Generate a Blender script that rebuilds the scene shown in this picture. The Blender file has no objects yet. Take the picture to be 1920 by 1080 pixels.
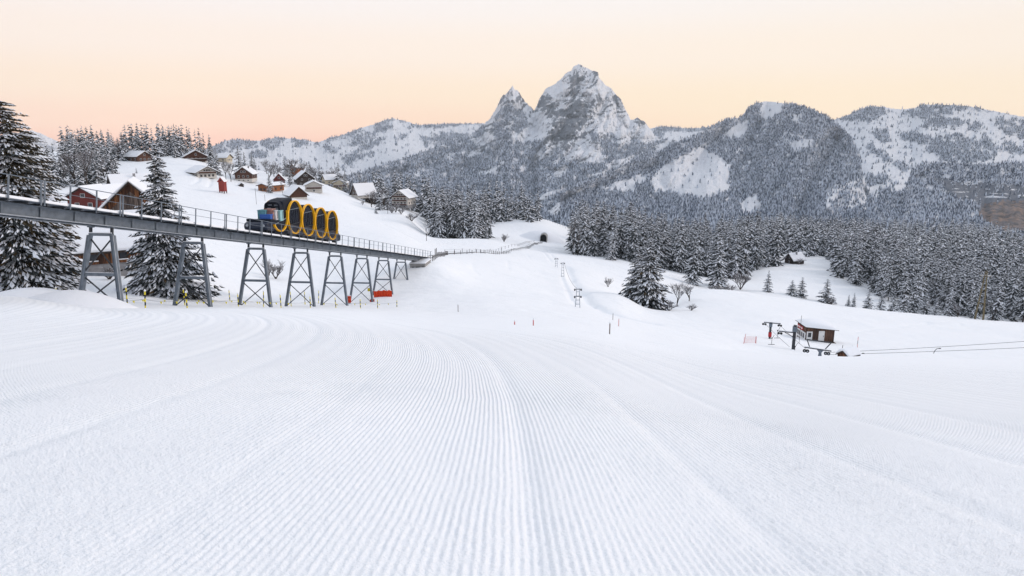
import bpy, math, random
import numpy as np
from math import radians as R, sin, cos, pi
random.seed(7)
rng = np.random.default_rng(7)
scene = bpy.context.scene
COL = scene.collection

# ------------------------------------------------------------------ camera, world, sun
F = 1250.0                      # focal length in photograph pixels (1920 wide)
PITCH = R(12.2)
CAMZ = 1.4
cam_d = bpy.data.cameras.new('camera'); cam = bpy.data.objects.new('camera', cam_d); COL.objects.link(cam)
cam.location = (0, 0, 0); cam.rotation_euler = (pi/2 - PITCH, 0, 0)
cam_d.sensor_width = 36; cam_d.lens = 36*F/1920
cam_d.clip_start = 0.1; cam_d.clip_end = 60000
scene.camera = cam

def lin(c):
    return tuple((x/255/12.92 if x/255 <= .04045 else ((x/255+.055)/1.055)**2.4) for x in c)
world = bpy.data.worlds.new('World'); scene.world = world; world.use_nodes = True
nt = world.node_tree; nt.nodes.clear()
N = nt.nodes.new; L = nt.links.new
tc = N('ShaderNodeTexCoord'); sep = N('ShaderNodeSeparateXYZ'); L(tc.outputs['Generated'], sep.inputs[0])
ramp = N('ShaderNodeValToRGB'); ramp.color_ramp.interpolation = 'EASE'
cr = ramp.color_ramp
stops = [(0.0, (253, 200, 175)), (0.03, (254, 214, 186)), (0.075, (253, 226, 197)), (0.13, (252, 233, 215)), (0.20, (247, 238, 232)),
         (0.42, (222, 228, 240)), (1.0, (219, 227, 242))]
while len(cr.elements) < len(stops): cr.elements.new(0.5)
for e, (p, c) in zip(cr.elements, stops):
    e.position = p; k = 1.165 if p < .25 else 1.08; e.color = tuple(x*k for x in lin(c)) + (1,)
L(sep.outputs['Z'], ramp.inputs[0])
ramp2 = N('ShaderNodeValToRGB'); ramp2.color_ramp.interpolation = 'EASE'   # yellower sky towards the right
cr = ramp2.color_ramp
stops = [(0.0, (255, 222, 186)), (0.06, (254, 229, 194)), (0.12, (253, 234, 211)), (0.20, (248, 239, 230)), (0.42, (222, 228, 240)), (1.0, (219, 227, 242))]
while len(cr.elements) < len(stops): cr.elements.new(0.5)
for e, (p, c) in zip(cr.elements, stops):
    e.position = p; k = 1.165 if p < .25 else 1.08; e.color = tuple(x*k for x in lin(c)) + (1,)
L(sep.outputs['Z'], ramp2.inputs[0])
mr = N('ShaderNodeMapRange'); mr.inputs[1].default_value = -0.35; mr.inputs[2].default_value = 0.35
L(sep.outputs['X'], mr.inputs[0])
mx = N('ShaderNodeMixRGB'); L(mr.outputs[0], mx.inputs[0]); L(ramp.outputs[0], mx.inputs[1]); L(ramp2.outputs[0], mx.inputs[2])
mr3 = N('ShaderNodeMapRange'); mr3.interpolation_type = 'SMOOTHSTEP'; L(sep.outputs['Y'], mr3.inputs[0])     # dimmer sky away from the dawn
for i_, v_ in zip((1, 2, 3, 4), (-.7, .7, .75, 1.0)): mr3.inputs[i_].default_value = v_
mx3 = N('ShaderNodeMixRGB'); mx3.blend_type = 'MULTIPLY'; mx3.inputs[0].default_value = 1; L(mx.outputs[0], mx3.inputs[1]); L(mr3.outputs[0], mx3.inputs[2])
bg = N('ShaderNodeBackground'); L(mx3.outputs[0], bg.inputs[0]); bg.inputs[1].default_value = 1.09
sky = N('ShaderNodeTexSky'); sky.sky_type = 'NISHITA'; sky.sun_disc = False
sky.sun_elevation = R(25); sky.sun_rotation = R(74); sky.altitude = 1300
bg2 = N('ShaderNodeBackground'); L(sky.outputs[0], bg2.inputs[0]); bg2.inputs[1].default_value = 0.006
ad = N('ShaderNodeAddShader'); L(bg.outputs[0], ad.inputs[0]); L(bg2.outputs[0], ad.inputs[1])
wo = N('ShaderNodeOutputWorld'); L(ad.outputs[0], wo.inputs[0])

sun_d = bpy.data.lights.new('sun', 'SUN'); sun_d.energy = 1.6; sun_d.angle = R(14); sun_d.color = (1.0, .86, .78)
sun = bpy.data.objects.new('sun', sun_d); COL.objects.link(sun)
# low veiled dawn sun, ahead and to the right of the view
sun.rotation_euler = (R(90-24), 0, R(106))
scene.view_settings.view_transform = 'Standard'; scene.view_settings.look = 'None'
scene.view_settings.exposure = 0.12; scene.view_settings.gamma = 1.0

# ------------------------------------------------------------------ pixel maths
SP, CP = sin(PITCH), cos(PITCH)
def W(px, py, d):
    """photograph pixel at camera depth d -> world point"""
    u = (px-960)/F; v = (540-py)/F
    return (u*d, (CP+v*SP)*d, (-SP+v*CP)*d)
def elev(py):
    v = (540-py)/F
    return (-SP+v*CP)/(CP+v*SP)
def Aof(px, py):
    v = (540-py)/F
    return (px-960)/F/(CP+v*SP)

# ------------------------------------------------------------------ noise
def _h(ix, iy, s):
    n = (ix.astype(np.int64)*374761393 + iy.astype(np.int64)*668265263 + s*974634777) & 0xffffffff
    n = ((n ^ (n >> 13))*1274126177) & 0xffffffff
    n = n ^ (n >> 16)
    return (n & 0xffff)/65535.0*2*np.pi
def pn(x, y, s=0):
    x = np.asarray(x, float); y = np.asarray(y, float)
    x0 = np.floor(x); y0 = np.floor(y); fx = x-x0; fy = y-y0
    def g(ix, iy, dx, dy):
        a = _h(ix, iy, s); return np.cos(a)*dx+np.sin(a)*dy
    u = fx*fx*fx*(fx*(fx*6-15)+10); v = fy*fy*fy*(fy*(fy*6-15)+10)
    a = g(x0, y0, fx, fy); b = g(x0+1, y0, fx-1, fy); c = g(x0, y0+1, fx, fy-1); d = g(x0+1, y0+1, fx-1, fy-1)
    return (a*(1-u)+b*u)*(1-v)+(c*(1-u)+d*u)*v*1.0
def fbm(x, y, s=0, o=4, g=.5, ridged=False):
    t = 0; a = 1
    for k in range(o):
        n = pn(x*2**k, y*2**k, s+k*17)
        if ridged: n = .5-np.abs(n)*1.6
        t = t+a*n; a *= g
    return t
def sm(a, b, x):
    t = np.clip((x-a)/(b-a), 0, 1); return t*t*(3-2*t)
def pchip(xk, yk, xq):
    xk = np.asarray(xk, float); yk = np.asarray(yk, float); xq = np.clip(xq, xk[0], xk[-1])
    h = np.diff(xk); dl = np.diff(yk)/h
    m = np.zeros(len(xk)); m[0] = dl[0]; m[-1] = dl[-1]
    for i in range(1, len(xk)-1):
        if dl[i-1]*dl[i] > 0:
            w1 = 2*h[i]+h[i-1]; w2 = h[i]+2*h[i-1]
            m[i] = (w1+w2)/(w1/dl[i-1]+w2/dl[i])
    i = np.clip(np.searchsorted(xk, xq, side='right')-1, 0, len(xk)-2)
    t = (xq-xk[i])/h[i]
    return ((2*t**3-3*t**2+1)*yk[i]+(t**3-2*t**2+t)*h[i]*m[i]+(-2*t**3+3*t**2)*yk[i+1]+(t**3-t**2)*h[i]*m[i+1])
def inpoly(px, py, poly):
    px = np.asarray(px, float); py = np.asarray(py, float)
    c = np.zeros(px.shape, bool); n = len(poly)
    for i in range(n):
        x1, y1 = poly[i]; x2, y2 = poly[(i+1) % n]
        if y1 == y2: continue
        k = ((y1 > py) != (y2 > py)) & (px < (x2-x1)*(py-y1)/(y2-y1)+x1)
        c ^= k
    return c

# ------------------------------------------------------------------ object helpers
def tag(o, label=None, cat=None, group=None, kind=None):
    if label: o['label'] = label
    if cat: o['category'] = cat
    if group: o['group'] = group
    if kind: o['kind'] = kind
    return o
def empty(name, loc=(0, 0, 0), rz=0, label=None, cat=None, group=None):
    o = bpy.data.objects.new(name, None); COL.objects.link(o); o.empty_display_size = .3
    o.location = loc; o.rotation_euler = (0, 0, rz)
    return tag(o, label, cat, group)
def raw_mesh(name, v, f, mats=(), mi=None, smooth=False, attrs=None):
    """v (n,3) array, f (m,4) or (m,3) int array"""
    me = bpy.data.meshes.new(name)
    v = np.asarray(v, np.float32); f = np.asarray(f, np.int32)
    k = f.shape[1]
    me.vertices.add(len(v)); me.vertices.foreach_set('co', v.ravel())
    me.loops.add(f.size); me.loops.foreach_set('vertex_index', f.ravel())
    me.polygons.add(len(f)); me.polygons.foreach_set('loop_start', np.arange(0, f.size, k, dtype=np.int32))
    me.polygons.foreach_set('loop_total', np.full(len(f), k, np.int32))
    for m in mats: me.materials.append(m)
    if mi is not None: me.polygons.foreach_set('material_index', np.asarray(mi, np.int32))
    me.polygons.foreach_set('use_smooth', np.full(len(f), smooth))
    me.update(calc_edges=True)
    for an, av in (attrs or {}).items():
        at = me.attributes.new(an, 'FLOAT', 'POINT'); at.data.foreach_set('value', np.asarray(av, np.float32).ravel())
    return me
def link(name, me, parent=None):
    o = bpy.data.objects.new(name, me); COL.objects.link(o)
    if parent: o.parent = parent
    return o
def nrm(a):
    a = np.asarray(a, float); return a/(np.linalg.norm(a)+1e-12)
class MB:
    def __init__(s): s.v = []; s.f = []; s.m = []; s.mats = []
    def mat(s, m):
        if m not in s.mats: s.mats.append(m)
        return s.mats.index(m)
    def add(s, v, f, m):
        b = len(s.v); s.v += [tuple(map(float, q)) for q in v]; k = s.mat(m)
        for q in f: s.f.append(tuple(b+i for i in q)); s.m.append(k)
        return s
    def box(s, c, d, m, ax=None):
        """centre, full size, optional axes (3 unit vectors)"""
        c = np.array(c, float); ax = np.eye(3) if ax is None else np.array([nrm(a) for a in ax])
        v = [c+ax[0]*d[0]/2*i+ax[1]*d[1]/2*j+ax[2]*d[2]/2*k for i in (-1, 1) for j in (-1, 1) for k in (-1, 1)]
        return s.add(v, [(0, 1, 3, 2), (4, 6, 7, 5), (0, 4, 5, 1), (2, 3, 7, 6), (0, 2, 6, 4), (1, 5, 7, 3)], m)
    def bar(s, a, b, w, h, m, up=(0, 0, 1)):
        a = np.array(a, float); b = np.array(b, float); d = nrm(b-a)
        if abs(np.dot(d, nrm(up))) > .98: up = (1, 0, 0) if abs(d[0]) < .9 else (0, 1, 0)
        x = nrm(np.cross(d, up)); z = np.cross(x, d)
        return s.box((a+b)/2, (w, np.linalg.norm(b-a), h), m, (x, d, z))
    def tube(s, pts, r, m, n=8, cap=True):
        pts = [np.array(p, float) for p in pts]; rs = r if isinstance(r, (list, tuple)) else [r]*len(pts)
        v = []; f = []; x = None
        for i, p in enumerate(pts):
            d = nrm(pts[min(i+1, len(pts)-1)]-pts[max(i-1, 0)])
            if x is None:
                up = (0, 0, 1) if abs(d[2]) < .9 else (1, 0, 0); x = nrm(np.cross(d, up))
            x = nrm(x-np.dot(x, d)*d); y = np.cross(d, x)
            for k in range(n):
                a = 2*pi*k/n; v.append(p+(x*cos(a)+y*sin(a))*rs[i])
        for i in range(len(pts)-1):
            for k in range(n):
                f.append((i*n+k, i*n+(k+1) % n, (i+1)*n+(k+1) % n, (i+1)*n+k))
        if cap: f.append(tuple(range(n))[::-1]); f.append(tuple((len(pts)-1)*n+k for k in range(n)))
        return s.add(v, f, m)
    def prism(s, poly, axis_pts, m):
        """poly: list of 3D points (planar); extruded by vector"""
        n = len(poly); e = np.array(axis_pts, float); v = [np.array(p, float) for p in poly]; v += [p+e for p in v]
        f = [tuple(range(n)), tuple(range(n, 2*n))[::-1]]+[(i, i+n, (i+1) % n+n, (i+1) % n) for i in range(n)]
        return s.add(v, f, m)
    def build(s, name, parent=None, smooth=False, bevel=0):
        me = bpy.data.meshes.new(name); me.from_pydata(s.v, [], s.f)
        for m in s.mats: me.materials.append(m)
        me.polygons.foreach_set('material_index', s.m)
        if smooth: me.polygons.foreach_set('use_smooth', [True]*len(s.f))
        import bmesh
        bm = bmesh.new(); bm.from_mesh(me); bmesh.ops.recalc_face_normals(bm, faces=bm.faces); bm.to_mesh(me); bm.free()
        o = link(name, me, parent)
        if bevel:
            b = o.modifiers.new('bevel', 'BEVEL'); b.width = bevel; b.segments = 2; b.limit_method = 'ANGLE'
        return o

# ------------------------------------------------------------------ materials
def mat(name, col, rough=.7, metal=0, noise=0, scale=3, col2=None, bump=0, bscale=None, stretch=(1, 1, 1), spec=.3):
    m = bpy.data.materials.new(name); m.use_nodes = True; t = m.node_tree; b = t.nodes['Principled BSDF']
    b.inputs['Base Color'].default_value = (*col, 1); b.inputs['Roughness'].default_value = rough
    b.inputs['Metallic'].default_value = metal; b.inputs['Specular IOR Level'].default_value = spec
    if noise or bump:
        c = t.nodes.new('ShaderNodeTexCoord'); mp = t.nodes.new('ShaderNodeMapping'); mp.inputs['Scale'].default_value = stretch
        t.links.new(c.outputs['Object'], mp.inputs[0])
        n = t.nodes.new('ShaderNodeTexNoise'); n.inputs['Scale'].default_value = scale; n.inputs['Detail'].default_value = 6
        t.links.new(mp.outputs[0], n.inputs['Vector'])
        if noise:
            r = t.nodes.new('ShaderNodeValToRGB'); r.color_ramp.elements[0].position = .5-.5*(1-noise)*.6-.05; r.color_ramp.elements[1].position = .5+.5*(1-noise)*.6+.05
            c2 = col2 or tuple(x*.55 for x in col)
            r.color_ramp.elements[0].color = (*c2, 1); r.color_ramp.elements[1].color = (*col, 1)
            t.links.new(n.outputs[0], r.inputs[0]); t.links.new(r.outputs[0], b.inputs['Base Color'])
        if bump:
            n2 = t.nodes.new('ShaderNodeTexNoise'); n2.inputs['Scale'].default_value = bscale or scale*4; n2.inputs['Detail'].default_value = 5
            t.links.new(mp.outputs[0], n2.inputs['Vector'])
            bp = t.nodes.new('ShaderNodeBump'); bp.inputs['Strength'].default_value = .7; bp.inputs['Distance'].default_value = bump
            t.links.new(n2.outputs[0], bp.inputs['Height']); t.links.new(bp.outputs[0], b.inputs['Normal'])
    return m
SNOWC = (.83, .85, .885)
M = {}
M['snow'] = mat('snow', SNOWC, .75, bump=.05, bscale=2.5, spec=.2)
M['treesnow'] = mat('tree_snow', (.80, .83, .89), .8, spec=.1)
M['needle'] = mat('needles', (.055, .062, .062), .8, noise=.5, scale=1.5, col2=(.030, .036, .040), spec=.1)
M['needle_brown'] = mat('needles_brown', (.085, .058, .030), .8, noise=.5, scale=2, col2=(.03, .027, .017), spec=.1)
M['frost'] = mat('frosted_needles', (.20, .22, .26), .8, spec=.1)
M['bark'] = mat('bark', (.075, .058, .048), .9, noise=.5, scale=8, col2=(.04, .032, .028), bump=.02, bscale=20)
M['twig'] = mat('twigs', (.11, .09, .085), .9, noise=.6, scale=3, col2=(.06, .05, .048))
M['steel'] = mat('galvanised_steel', (.19, .22, .26), .45, .45, noise=.5, scale=2.5, col2=(.12, .145, .175))
M['steel_light'] = mat('pale_steel', (.42, .45, .49), .4, .4, noise=.5, scale=3, col2=(.28, .31, .35))
M['steel_dark'] = mat('dark_steel', (.055, .06, .07), .5, .3, noise=.4, scale=5)
M['black'] = mat('black_paint', (.013, .016, .025), .6, 0, noise=.4, scale=1.3, col2=(.018, .022, .034), spec=.08)
M['navy'] = mat('navy_paint', (.014, .02, .04), .35, 0, spec=.4)
M['glass'] = mat('dark_glass', (.009, .011, .018), .15, 0, spec=.4)
M['glass_painted_light'] = mat('painted_lit_glass', (.16, .18, .22), .2, 0, spec=.4)  # pale colour stands for sky and interior brightness seen through dark glass
M['interior'] = mat('cabin_interior', (.10, .10, .11), .6)
M['yellow'] = mat('yellow_paint', (.93, .47, .010), .4, 0, spec=.4)
M['yellow_pole'] = mat('yellow_pole', (.75, .62, .03), .5)
M['orange'] = mat('orange_net', (.80, .085, .02), .8, noise=.5, scale=4, col2=(.6, .045, .015))
M['red'] = mat('red_paint', (.50, .03, .03), .6, noise=.4, scale=3, col2=(.33, .02, .025))
M['pole_red'] = mat('pole_red', (.55, .10, .10), .6)
M['barnred'] = mat('red_boards', (.17, .032, .026), .8, noise=.6, scale=2.5, col2=(.09, .02, .018), stretch=(4, 4, .4))
M['wood_brown'] = mat('brown_boards', (.12, .052, .032), .85, noise=.6, scale=2.5, col2=(.05, .024, .018), stretch=(4, 4, .4))
M['wood_dark'] = mat('dark_boards', (.06, .042, .035), .85, noise=.6, scale=2.5, col2=(.03, .022, .02), stretch=(4, 4, .4))
M['wood_orange'] = mat('orange_boards', (.33, .125, .045), .8, noise=.6, scale=2, col2=(.17, .065, .03), stretch=(4, 4, .4))
def boards(name, c1, c2, c3, pitch=.22):
    """vertical boards: each its own tone, dark joints, streaks along the grain"""
    m = bpy.data.materials.new(name); m.use_nodes = True; t = m.node_tree; n = t.nodes.new; l = t.links.new; b = t.nodes['Principled BSDF']
    c = n('ShaderNodeTexCoord'); s = n('ShaderNodeSeparateXYZ'); l(c.outputs['Object'], s.inputs[0])
    ad = n('ShaderNodeMath'); ad.operation = 'ADD'; l(s.outputs['X'], ad.inputs[0]); l(s.outputs['Y'], ad.inputs[1])
    dv = n('ShaderNodeMath'); dv.operation = 'DIVIDE'; l(ad.outputs[0], dv.inputs[0]); dv.inputs[1].default_value = pitch
    fl = n('ShaderNodeMath'); fl.operation = 'FLOOR'; l(dv.outputs[0], fl.inputs[0])
    fr = n('ShaderNodeMath'); fr.operation = 'FRACT'; l(dv.outputs[0], fr.inputs[0])
    wn = n('ShaderNodeTexWhiteNoise'); wn.noise_dimensions = '1D'; l(fl.outputs[0], wn.inputs['W'])
    mp = n('ShaderNodeMapping'); mp.inputs['Scale'].default_value = (9, 9, .7); l(c.outputs['Object'], mp.inputs[0])
    no = n('ShaderNodeTexNoise'); no.inputs['Scale'].default_value = 1.2; no.inputs['Detail'].default_value = 6; l(mp.outputs[0], no.inputs['Vector'])
    r = n('ShaderNodeValToRGB'); r.color_ramp.elements[0].position = .3; r.color_ramp.elements[1].position = .72
    r.color_ramp.elements[0].color = (*c2, 1); r.color_ramp.elements[1].color = (*c1, 1); e = r.color_ramp.elements.new(.5); e.color = (*c3, 1)
    mm = n('ShaderNodeMath'); mm.operation = 'MULTIPLY_ADD'; l(wn.outputs['Value'], mm.inputs[0]); mm.inputs[1].default_value = .36; l(no.outputs[0], mm.inputs[2])
    sb = n('ShaderNodeMath'); sb.operation = 'SUBTRACT'; l(mm.outputs[0], sb.inputs[0]); sb.inputs[1].default_value = .18; l(sb.outputs[0], r.inputs[0])
    j = n('ShaderNodeMath'); j.operation = 'LESS_THAN'; l(fr.outputs[0], j.inputs[0]); j.inputs[1].default_value = .10
    mx = n('ShaderNodeMixRGB'); l(j.outputs[0], mx.inputs[0]); l(r.outputs[0], mx.inputs[1]); mx.inputs[2].default_value = (*[x*.35 for x in c2], 1)
    l(mx.outputs[0], b.inputs['Base Color']); b.inputs['Roughness'].default_value = .85; b.inputs['Specular IOR Level'].default_value = .2
    return m
M['boards_warm'] = boards('weathered_warm_boards', (.31, .135, .06), (.055, .03, .022), (.15, .066, .034))
M['boards_grey'] = boards('weathered_grey_boards', (.26, .20, .165), (.07, .055, .05), (.15, .115, .10), .18)
M['plaster'] = mat('white_plaster', (.66, .63, .58), .85, noise=.3, scale=1.2, col2=(.52, .49, .46))
M['cream'] = mat('cream_plaster', (.60, .53, .40), .85, noise=.3, scale=1.2, col2=(.48, .42, .32))
M['stone'] = mat('grey_stone', (.33, .33, .34), .9, noise=.5, scale=1.5, col2=(.20, .20, .21), bump=.02)
M['concrete'] = mat('concrete', (.36, .35, .34), .85, noise=.4, scale=1.2, col2=(.24, .235, .23))
M['pane'] = mat('window_pane', (.03, .033, .042), .15, spec=.6)
M['frame_w'] = mat('white_frame', (.72, .72, .72), .6)
M['eave'] = mat('roof_edge', (.05, .038, .033), .8)
M['teal'] = mat('teal_crate', (.13, .33, .38), .6, noise=.3, scale=4)
M['pink'] = mat('pinkish_cardboard', (.40, .22, .19), .8, noise=.3, scale=4)
M['blue'] = mat('blue_crate', (.04, .12, .42), .5)
M['white_box'] = mat('white_parcel', (.62, .60, .62), .7, noise=.4, scale=6)
M['rubber'] = mat('black_rubber', (.02, .02, .02), .8)
M['dark'] = mat('tunnel_dark', (.012, .012, .014), .95)

# groomed snow of the ground
LANE_K, LANE_P, LANE_S = .0016, 2.5, .052
SEAMS = [(.12, .12, .032), (.22, .35, .012), (1.66, .12, .024), (1.80, .3, .008), (3.5, .15, .026), (5.3, .15, .026), (7.2, .2, .03), (-2.0, .10, .012), (-4.1, .14, .030), (-4.3, .35, .01), (-5.9, .16, .026), (-7.8, .18, .028), (-9.8, .2, .03), (-12, .22, .03)]
def ground_mat():
    m = bpy.data.materials.new('groomed_snow'); m.use_nodes = True; t = m.node_tree; n = t.nodes.new; l = t.links.new
    b = t.nodes['Principled BSDF']; b.inputs['Roughness'].default_value = .8; b.inputs['Specular IOR Level'].default_value = .15
    c = n('ShaderNodeTexCoord'); s = n('ShaderNodeSeparateXYZ'); l(c.outputs['Object'], s.inputs[0])
    def mth(op, a, bb=None, cl=False):
        q = n('ShaderNodeMath'); q.operation = op; q.use_clamp = cl
        for i, z in enumerate((a, bb)):
            if z is None: continue
            if isinstance(z, (int, float)): q.inputs[i].default_value = z
            else: l(z, q.inputs[i])
        return q.outputs[0]
    def mrange(v, a, bb, c0=0, c1=1):
        q = n('ShaderNodeMapRange'); q.interpolation_type = 'SMOOTHSTEP'; l(v, q.inputs[0])
        for i, z in zip((1, 2, 3, 4), (a, bb, c0, c1)): q.inputs[i].default_value = z
        return q.outputs[0]
    Y = s.outputs['Y']
    k = mth('MULTIPLY', mth('POWER', mth('MAXIMUM', mth('SUBTRACT', Y, 3.0), 0.0), LANE_P), LANE_K)
    nz = n('ShaderNodeTexNoise'); nz.inputs['Scale'].default_value = .35; l(c.outputs['Object'], nz.inputs['Vector'])
    wv = mth('ADD', mth('ADD', s.outputs['X'], k), mth('MULTIPLY', nz.outputs[0], .10))
    sn = mth('SINE', mth('MULTIPLY', wv, 2*pi/LANE_S))
    fade = mth('MULTIPLY', mrange(Y, 4, 9), mrange(Y, 16, 33, 1, 0))
    h1 = mth('MULTIPLY', mth('MULTIPLY', sn, fade), .0050)
    # long grooming strips, wider than the ridges
    sn2 = mth('SINE', mth('MULTIPLY', wv, 2*pi/.41)); sn3 = mth('SINE', mth('MULTIPLY', wv, 2*pi/1.37))
    h2 = mth('MULTIPLY', mth('ADD', mth('MULTIPLY', sn2, .006), mth('MULTIPLY', sn3, .008)), mth('MULTIPLY', mrange(Y, 9, 14), mrange(Y, 34, 42, 1, 0)))
    g = n('ShaderNodeTexNoise'); g.inputs['Scale'].default_value = 55; g.inputs['Detail'].default_value = 5; l(c.outputs['Object'], g.inputs['Vector'])
    h3 = mth('MULTIPLY', mth('MULTIPLY', g.outputs[0], .0115), mrange(Y, 5, 24, 1, 0.02))
    g2 = n('ShaderNodeTexNoise'); g2.inputs['Scale'].default_value = .33; g2.inputs['Detail'].default_value = 7; l(c.outputs['Object'], g2.inputs['Vector'])
    h4 = mth('MULTIPLY', mth('MULTIPLY', g2.outputs[0], .35), mrange(Y, 38, 70))
    h = mth('ADD', mth('ADD', h1, h2), mth('ADD', h3, h4))
    bp = n('ShaderNodeBump'); bp.inputs['Strength'].default_value = 1; bp.inputs['Distance'].default_value = 1.0
    l(h, bp.inputs['Height']); l(bp.outputs[0], b.inputs['Normal'])
    # grains: slightly greyer old crystals
    r = n('ShaderNodeValToRGB'); r.color_ramp.elements[0].position = .3; r.color_ramp.elements[1].position = .62
    r.color_ramp.elements[0].color = (.80, .825, .85, 1); r.color_ramp.elements[1].color = (.88, .90, .92, 1)
    g3 = n('ShaderNodeTexNoise'); g3.inputs['Scale'].default_value = 130; g3.inputs['Detail'].default_value = 3; l(c.outputs['Object'], g3.inputs['Vector'])
    l(g3.outputs[0], r.inputs[0]); l(r.outputs[0], b.inputs['Base Color'])
    return m
M['ground'] = ground_mat()

# ------------------------------------------------------------------ terrain table: g(A, lnY) = (z+1.4)/Y
COLS = [  # nominal px, near slope, [(py, Y) ...]
 (-500, .205, [(560, 40), (552, 50), (500, 85), (400, 190), (330, 330), (290, 430), (330, 700), (360, 2000)]),
 (0, .205, [(556, 38), (552, 50), (520, 66), (470, 95), (400, 190), (340, 300), (285, 430), (330, 700), (360, 2000)]),
 (200, .209, [(580, 37), (572, 45), (552, 55), (520, 68), (500, 84), (440, 130), (392, 190), (345, 290), (300, 400), (285, 450), (330, 700), (370, 2000)]),
 (350, .2115, [(581, 38), (575, 50), (552, 64), (515, 88), (470, 130), (410, 200), (360, 290), (317, 370), (298, 410), (290, 450), (330, 700), (380, 2000)]),
 (500, .213, [(583, 38), (578, 50), (575, 66), (568, 84), (530, 110), (480, 155), (430, 215), (385, 290), (355, 360), (336, 420), (320, 470), (360, 750), (400, 2000)]),
 (620, .215, [(587, 38), (580, 55), (575, 75), (570, 92), (540, 112), (490, 150), (445, 210), (405, 280), (378, 340), (362, 390), (345, 450), (380, 750), (420, 2000)]),
 (720, .219, [(598, 38), (586, 58), (575, 80), (552, 98), (517, 113), (500, 128), (480, 150), (440, 225), (413, 320), (401, 365), (391, 400), (386, 450), (410, 750), (430, 2000)]),
 (762, .2215, [(601, 38), (588, 58), (570, 84), (540, 104), (505, 118), (488, 135), (478, 160), (448, 225), (430, 290), (413, 335), (397, 372), (391, 395), (389, 450), (405, 520), (420, 800), (435, 2000)]),
 (810, .224, [(604, 38), (590, 60), (565, 90), (525, 110), (492, 122), (480, 145), (475, 185), (462, 240), (448, 300), (447, 335), (452, 380), (415, 440), (400, 500), (430, 800), (440, 2000)]),
 (900, .2265, [(607, 38), (592, 60), (560, 92), (520, 130), (492, 165), (476, 205), (468, 250), (447, 300), (446, 340), (440, 380), (412, 450), (405, 500), (430, 800), (440, 2000)]),
 (1010, .2305, [(612, 38), (597, 60), (566, 98), (530, 145), (500, 200), (478, 260), (463, 330), (453, 385), (446, 401), (418, 425), (408, 470), (425, 600), (440, 900), (440, 2000)]),
 (1100, .237, [(621, 38), (606, 60), (580, 100), (548, 145), (515, 200), (492, 260), (480, 305), (476, 345), (462, 420), (440, 520), (450, 900), (440, 2000)]),
 (1160, .2455, [(632, 37), (615, 62), (590, 102), (562, 130), (546, 148), (556, 170), (534, 205), (508, 245), (490, 290), (483, 320), (481, 380), (452, 520), (450, 900), (440, 2000)]),
 (1215, .254, [(642, 37), (626, 65), (602, 105), (588, 130), (581, 143), (590, 160), (566, 190), (525, 235), (500, 285), (498, 320), (500, 380), (470, 500), (450, 900), (440, 2000)]),
 (1320, .267, [(655, 35), (640, 70), (612, 110), (585, 145), (552, 180), (541, 200), (556, 232), (536, 262), (519, 300), (525, 330), (505, 400), (470, 520), (450, 900), (440, 2000)]),
 (1450, .2765, [(664, 33), (672, 62), (650, 90), (622, 112), (590, 145), (566, 178), (555, 200), (570, 235), (550, 262), (522, 310), (500, 355), (478, 420), (445, 620), (430, 900), (440, 2000)]),
 (1560, .280, [(669, 33), (680, 60), (663, 88), (640, 110), (606, 142), (582, 172), (571, 200), (586, 235), (568, 262), (532, 310), (500, 375), (474, 470), (450, 640), (440, 900), (445, 2000)]),
 (1750, .284, [(673, 32), (690, 60), (676, 88), (650, 112), (615, 148), (600, 175), (592, 198), (606, 235), (590, 262), (545, 330), (504, 420), (468, 560), (446, 800), (440, 1000), (455, 2000)]),
 (1920, .287, [(677, 32), (694, 60), (680, 88), (655, 112), (622, 148), (610, 175), (604, 198), (615, 235), (598, 262), (552, 330), (508, 420), (474, 560), (458, 800), (452, 1000), (460, 2000)]),
 (2500, .29, [(680, 32), (698, 60), (685, 88), (660, 112), (630, 148), (615, 175), (608, 198), (620, 235), (600, 262), (560, 330), (512, 420), (476, 560), (458, 800), (452, 1000), (460, 2000)]),
]
TA = np.linspace(-2.7, 2.7, 900); TY = np.linspace(math.log(.5), math.log(2000), 1500)
cA = np.array([Aof(c[0], 520) for c in COLS]); colv = []
for px, s, pts in COLS:
    lx = [math.log(.5), math.log(9), math.log(20)]; gv = [-s, -s, -s]
    for py, Y in pts:
        lx.append(math.log(Y)); gv.append(elev(py)+CAMZ/Y)
    colv.append(pchip(lx, gv, TY))
colv = np.array(colv)
TG = np.stack([pchip(cA, colv[:, j], TA) for j in range(len(TY))], 1)
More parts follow.
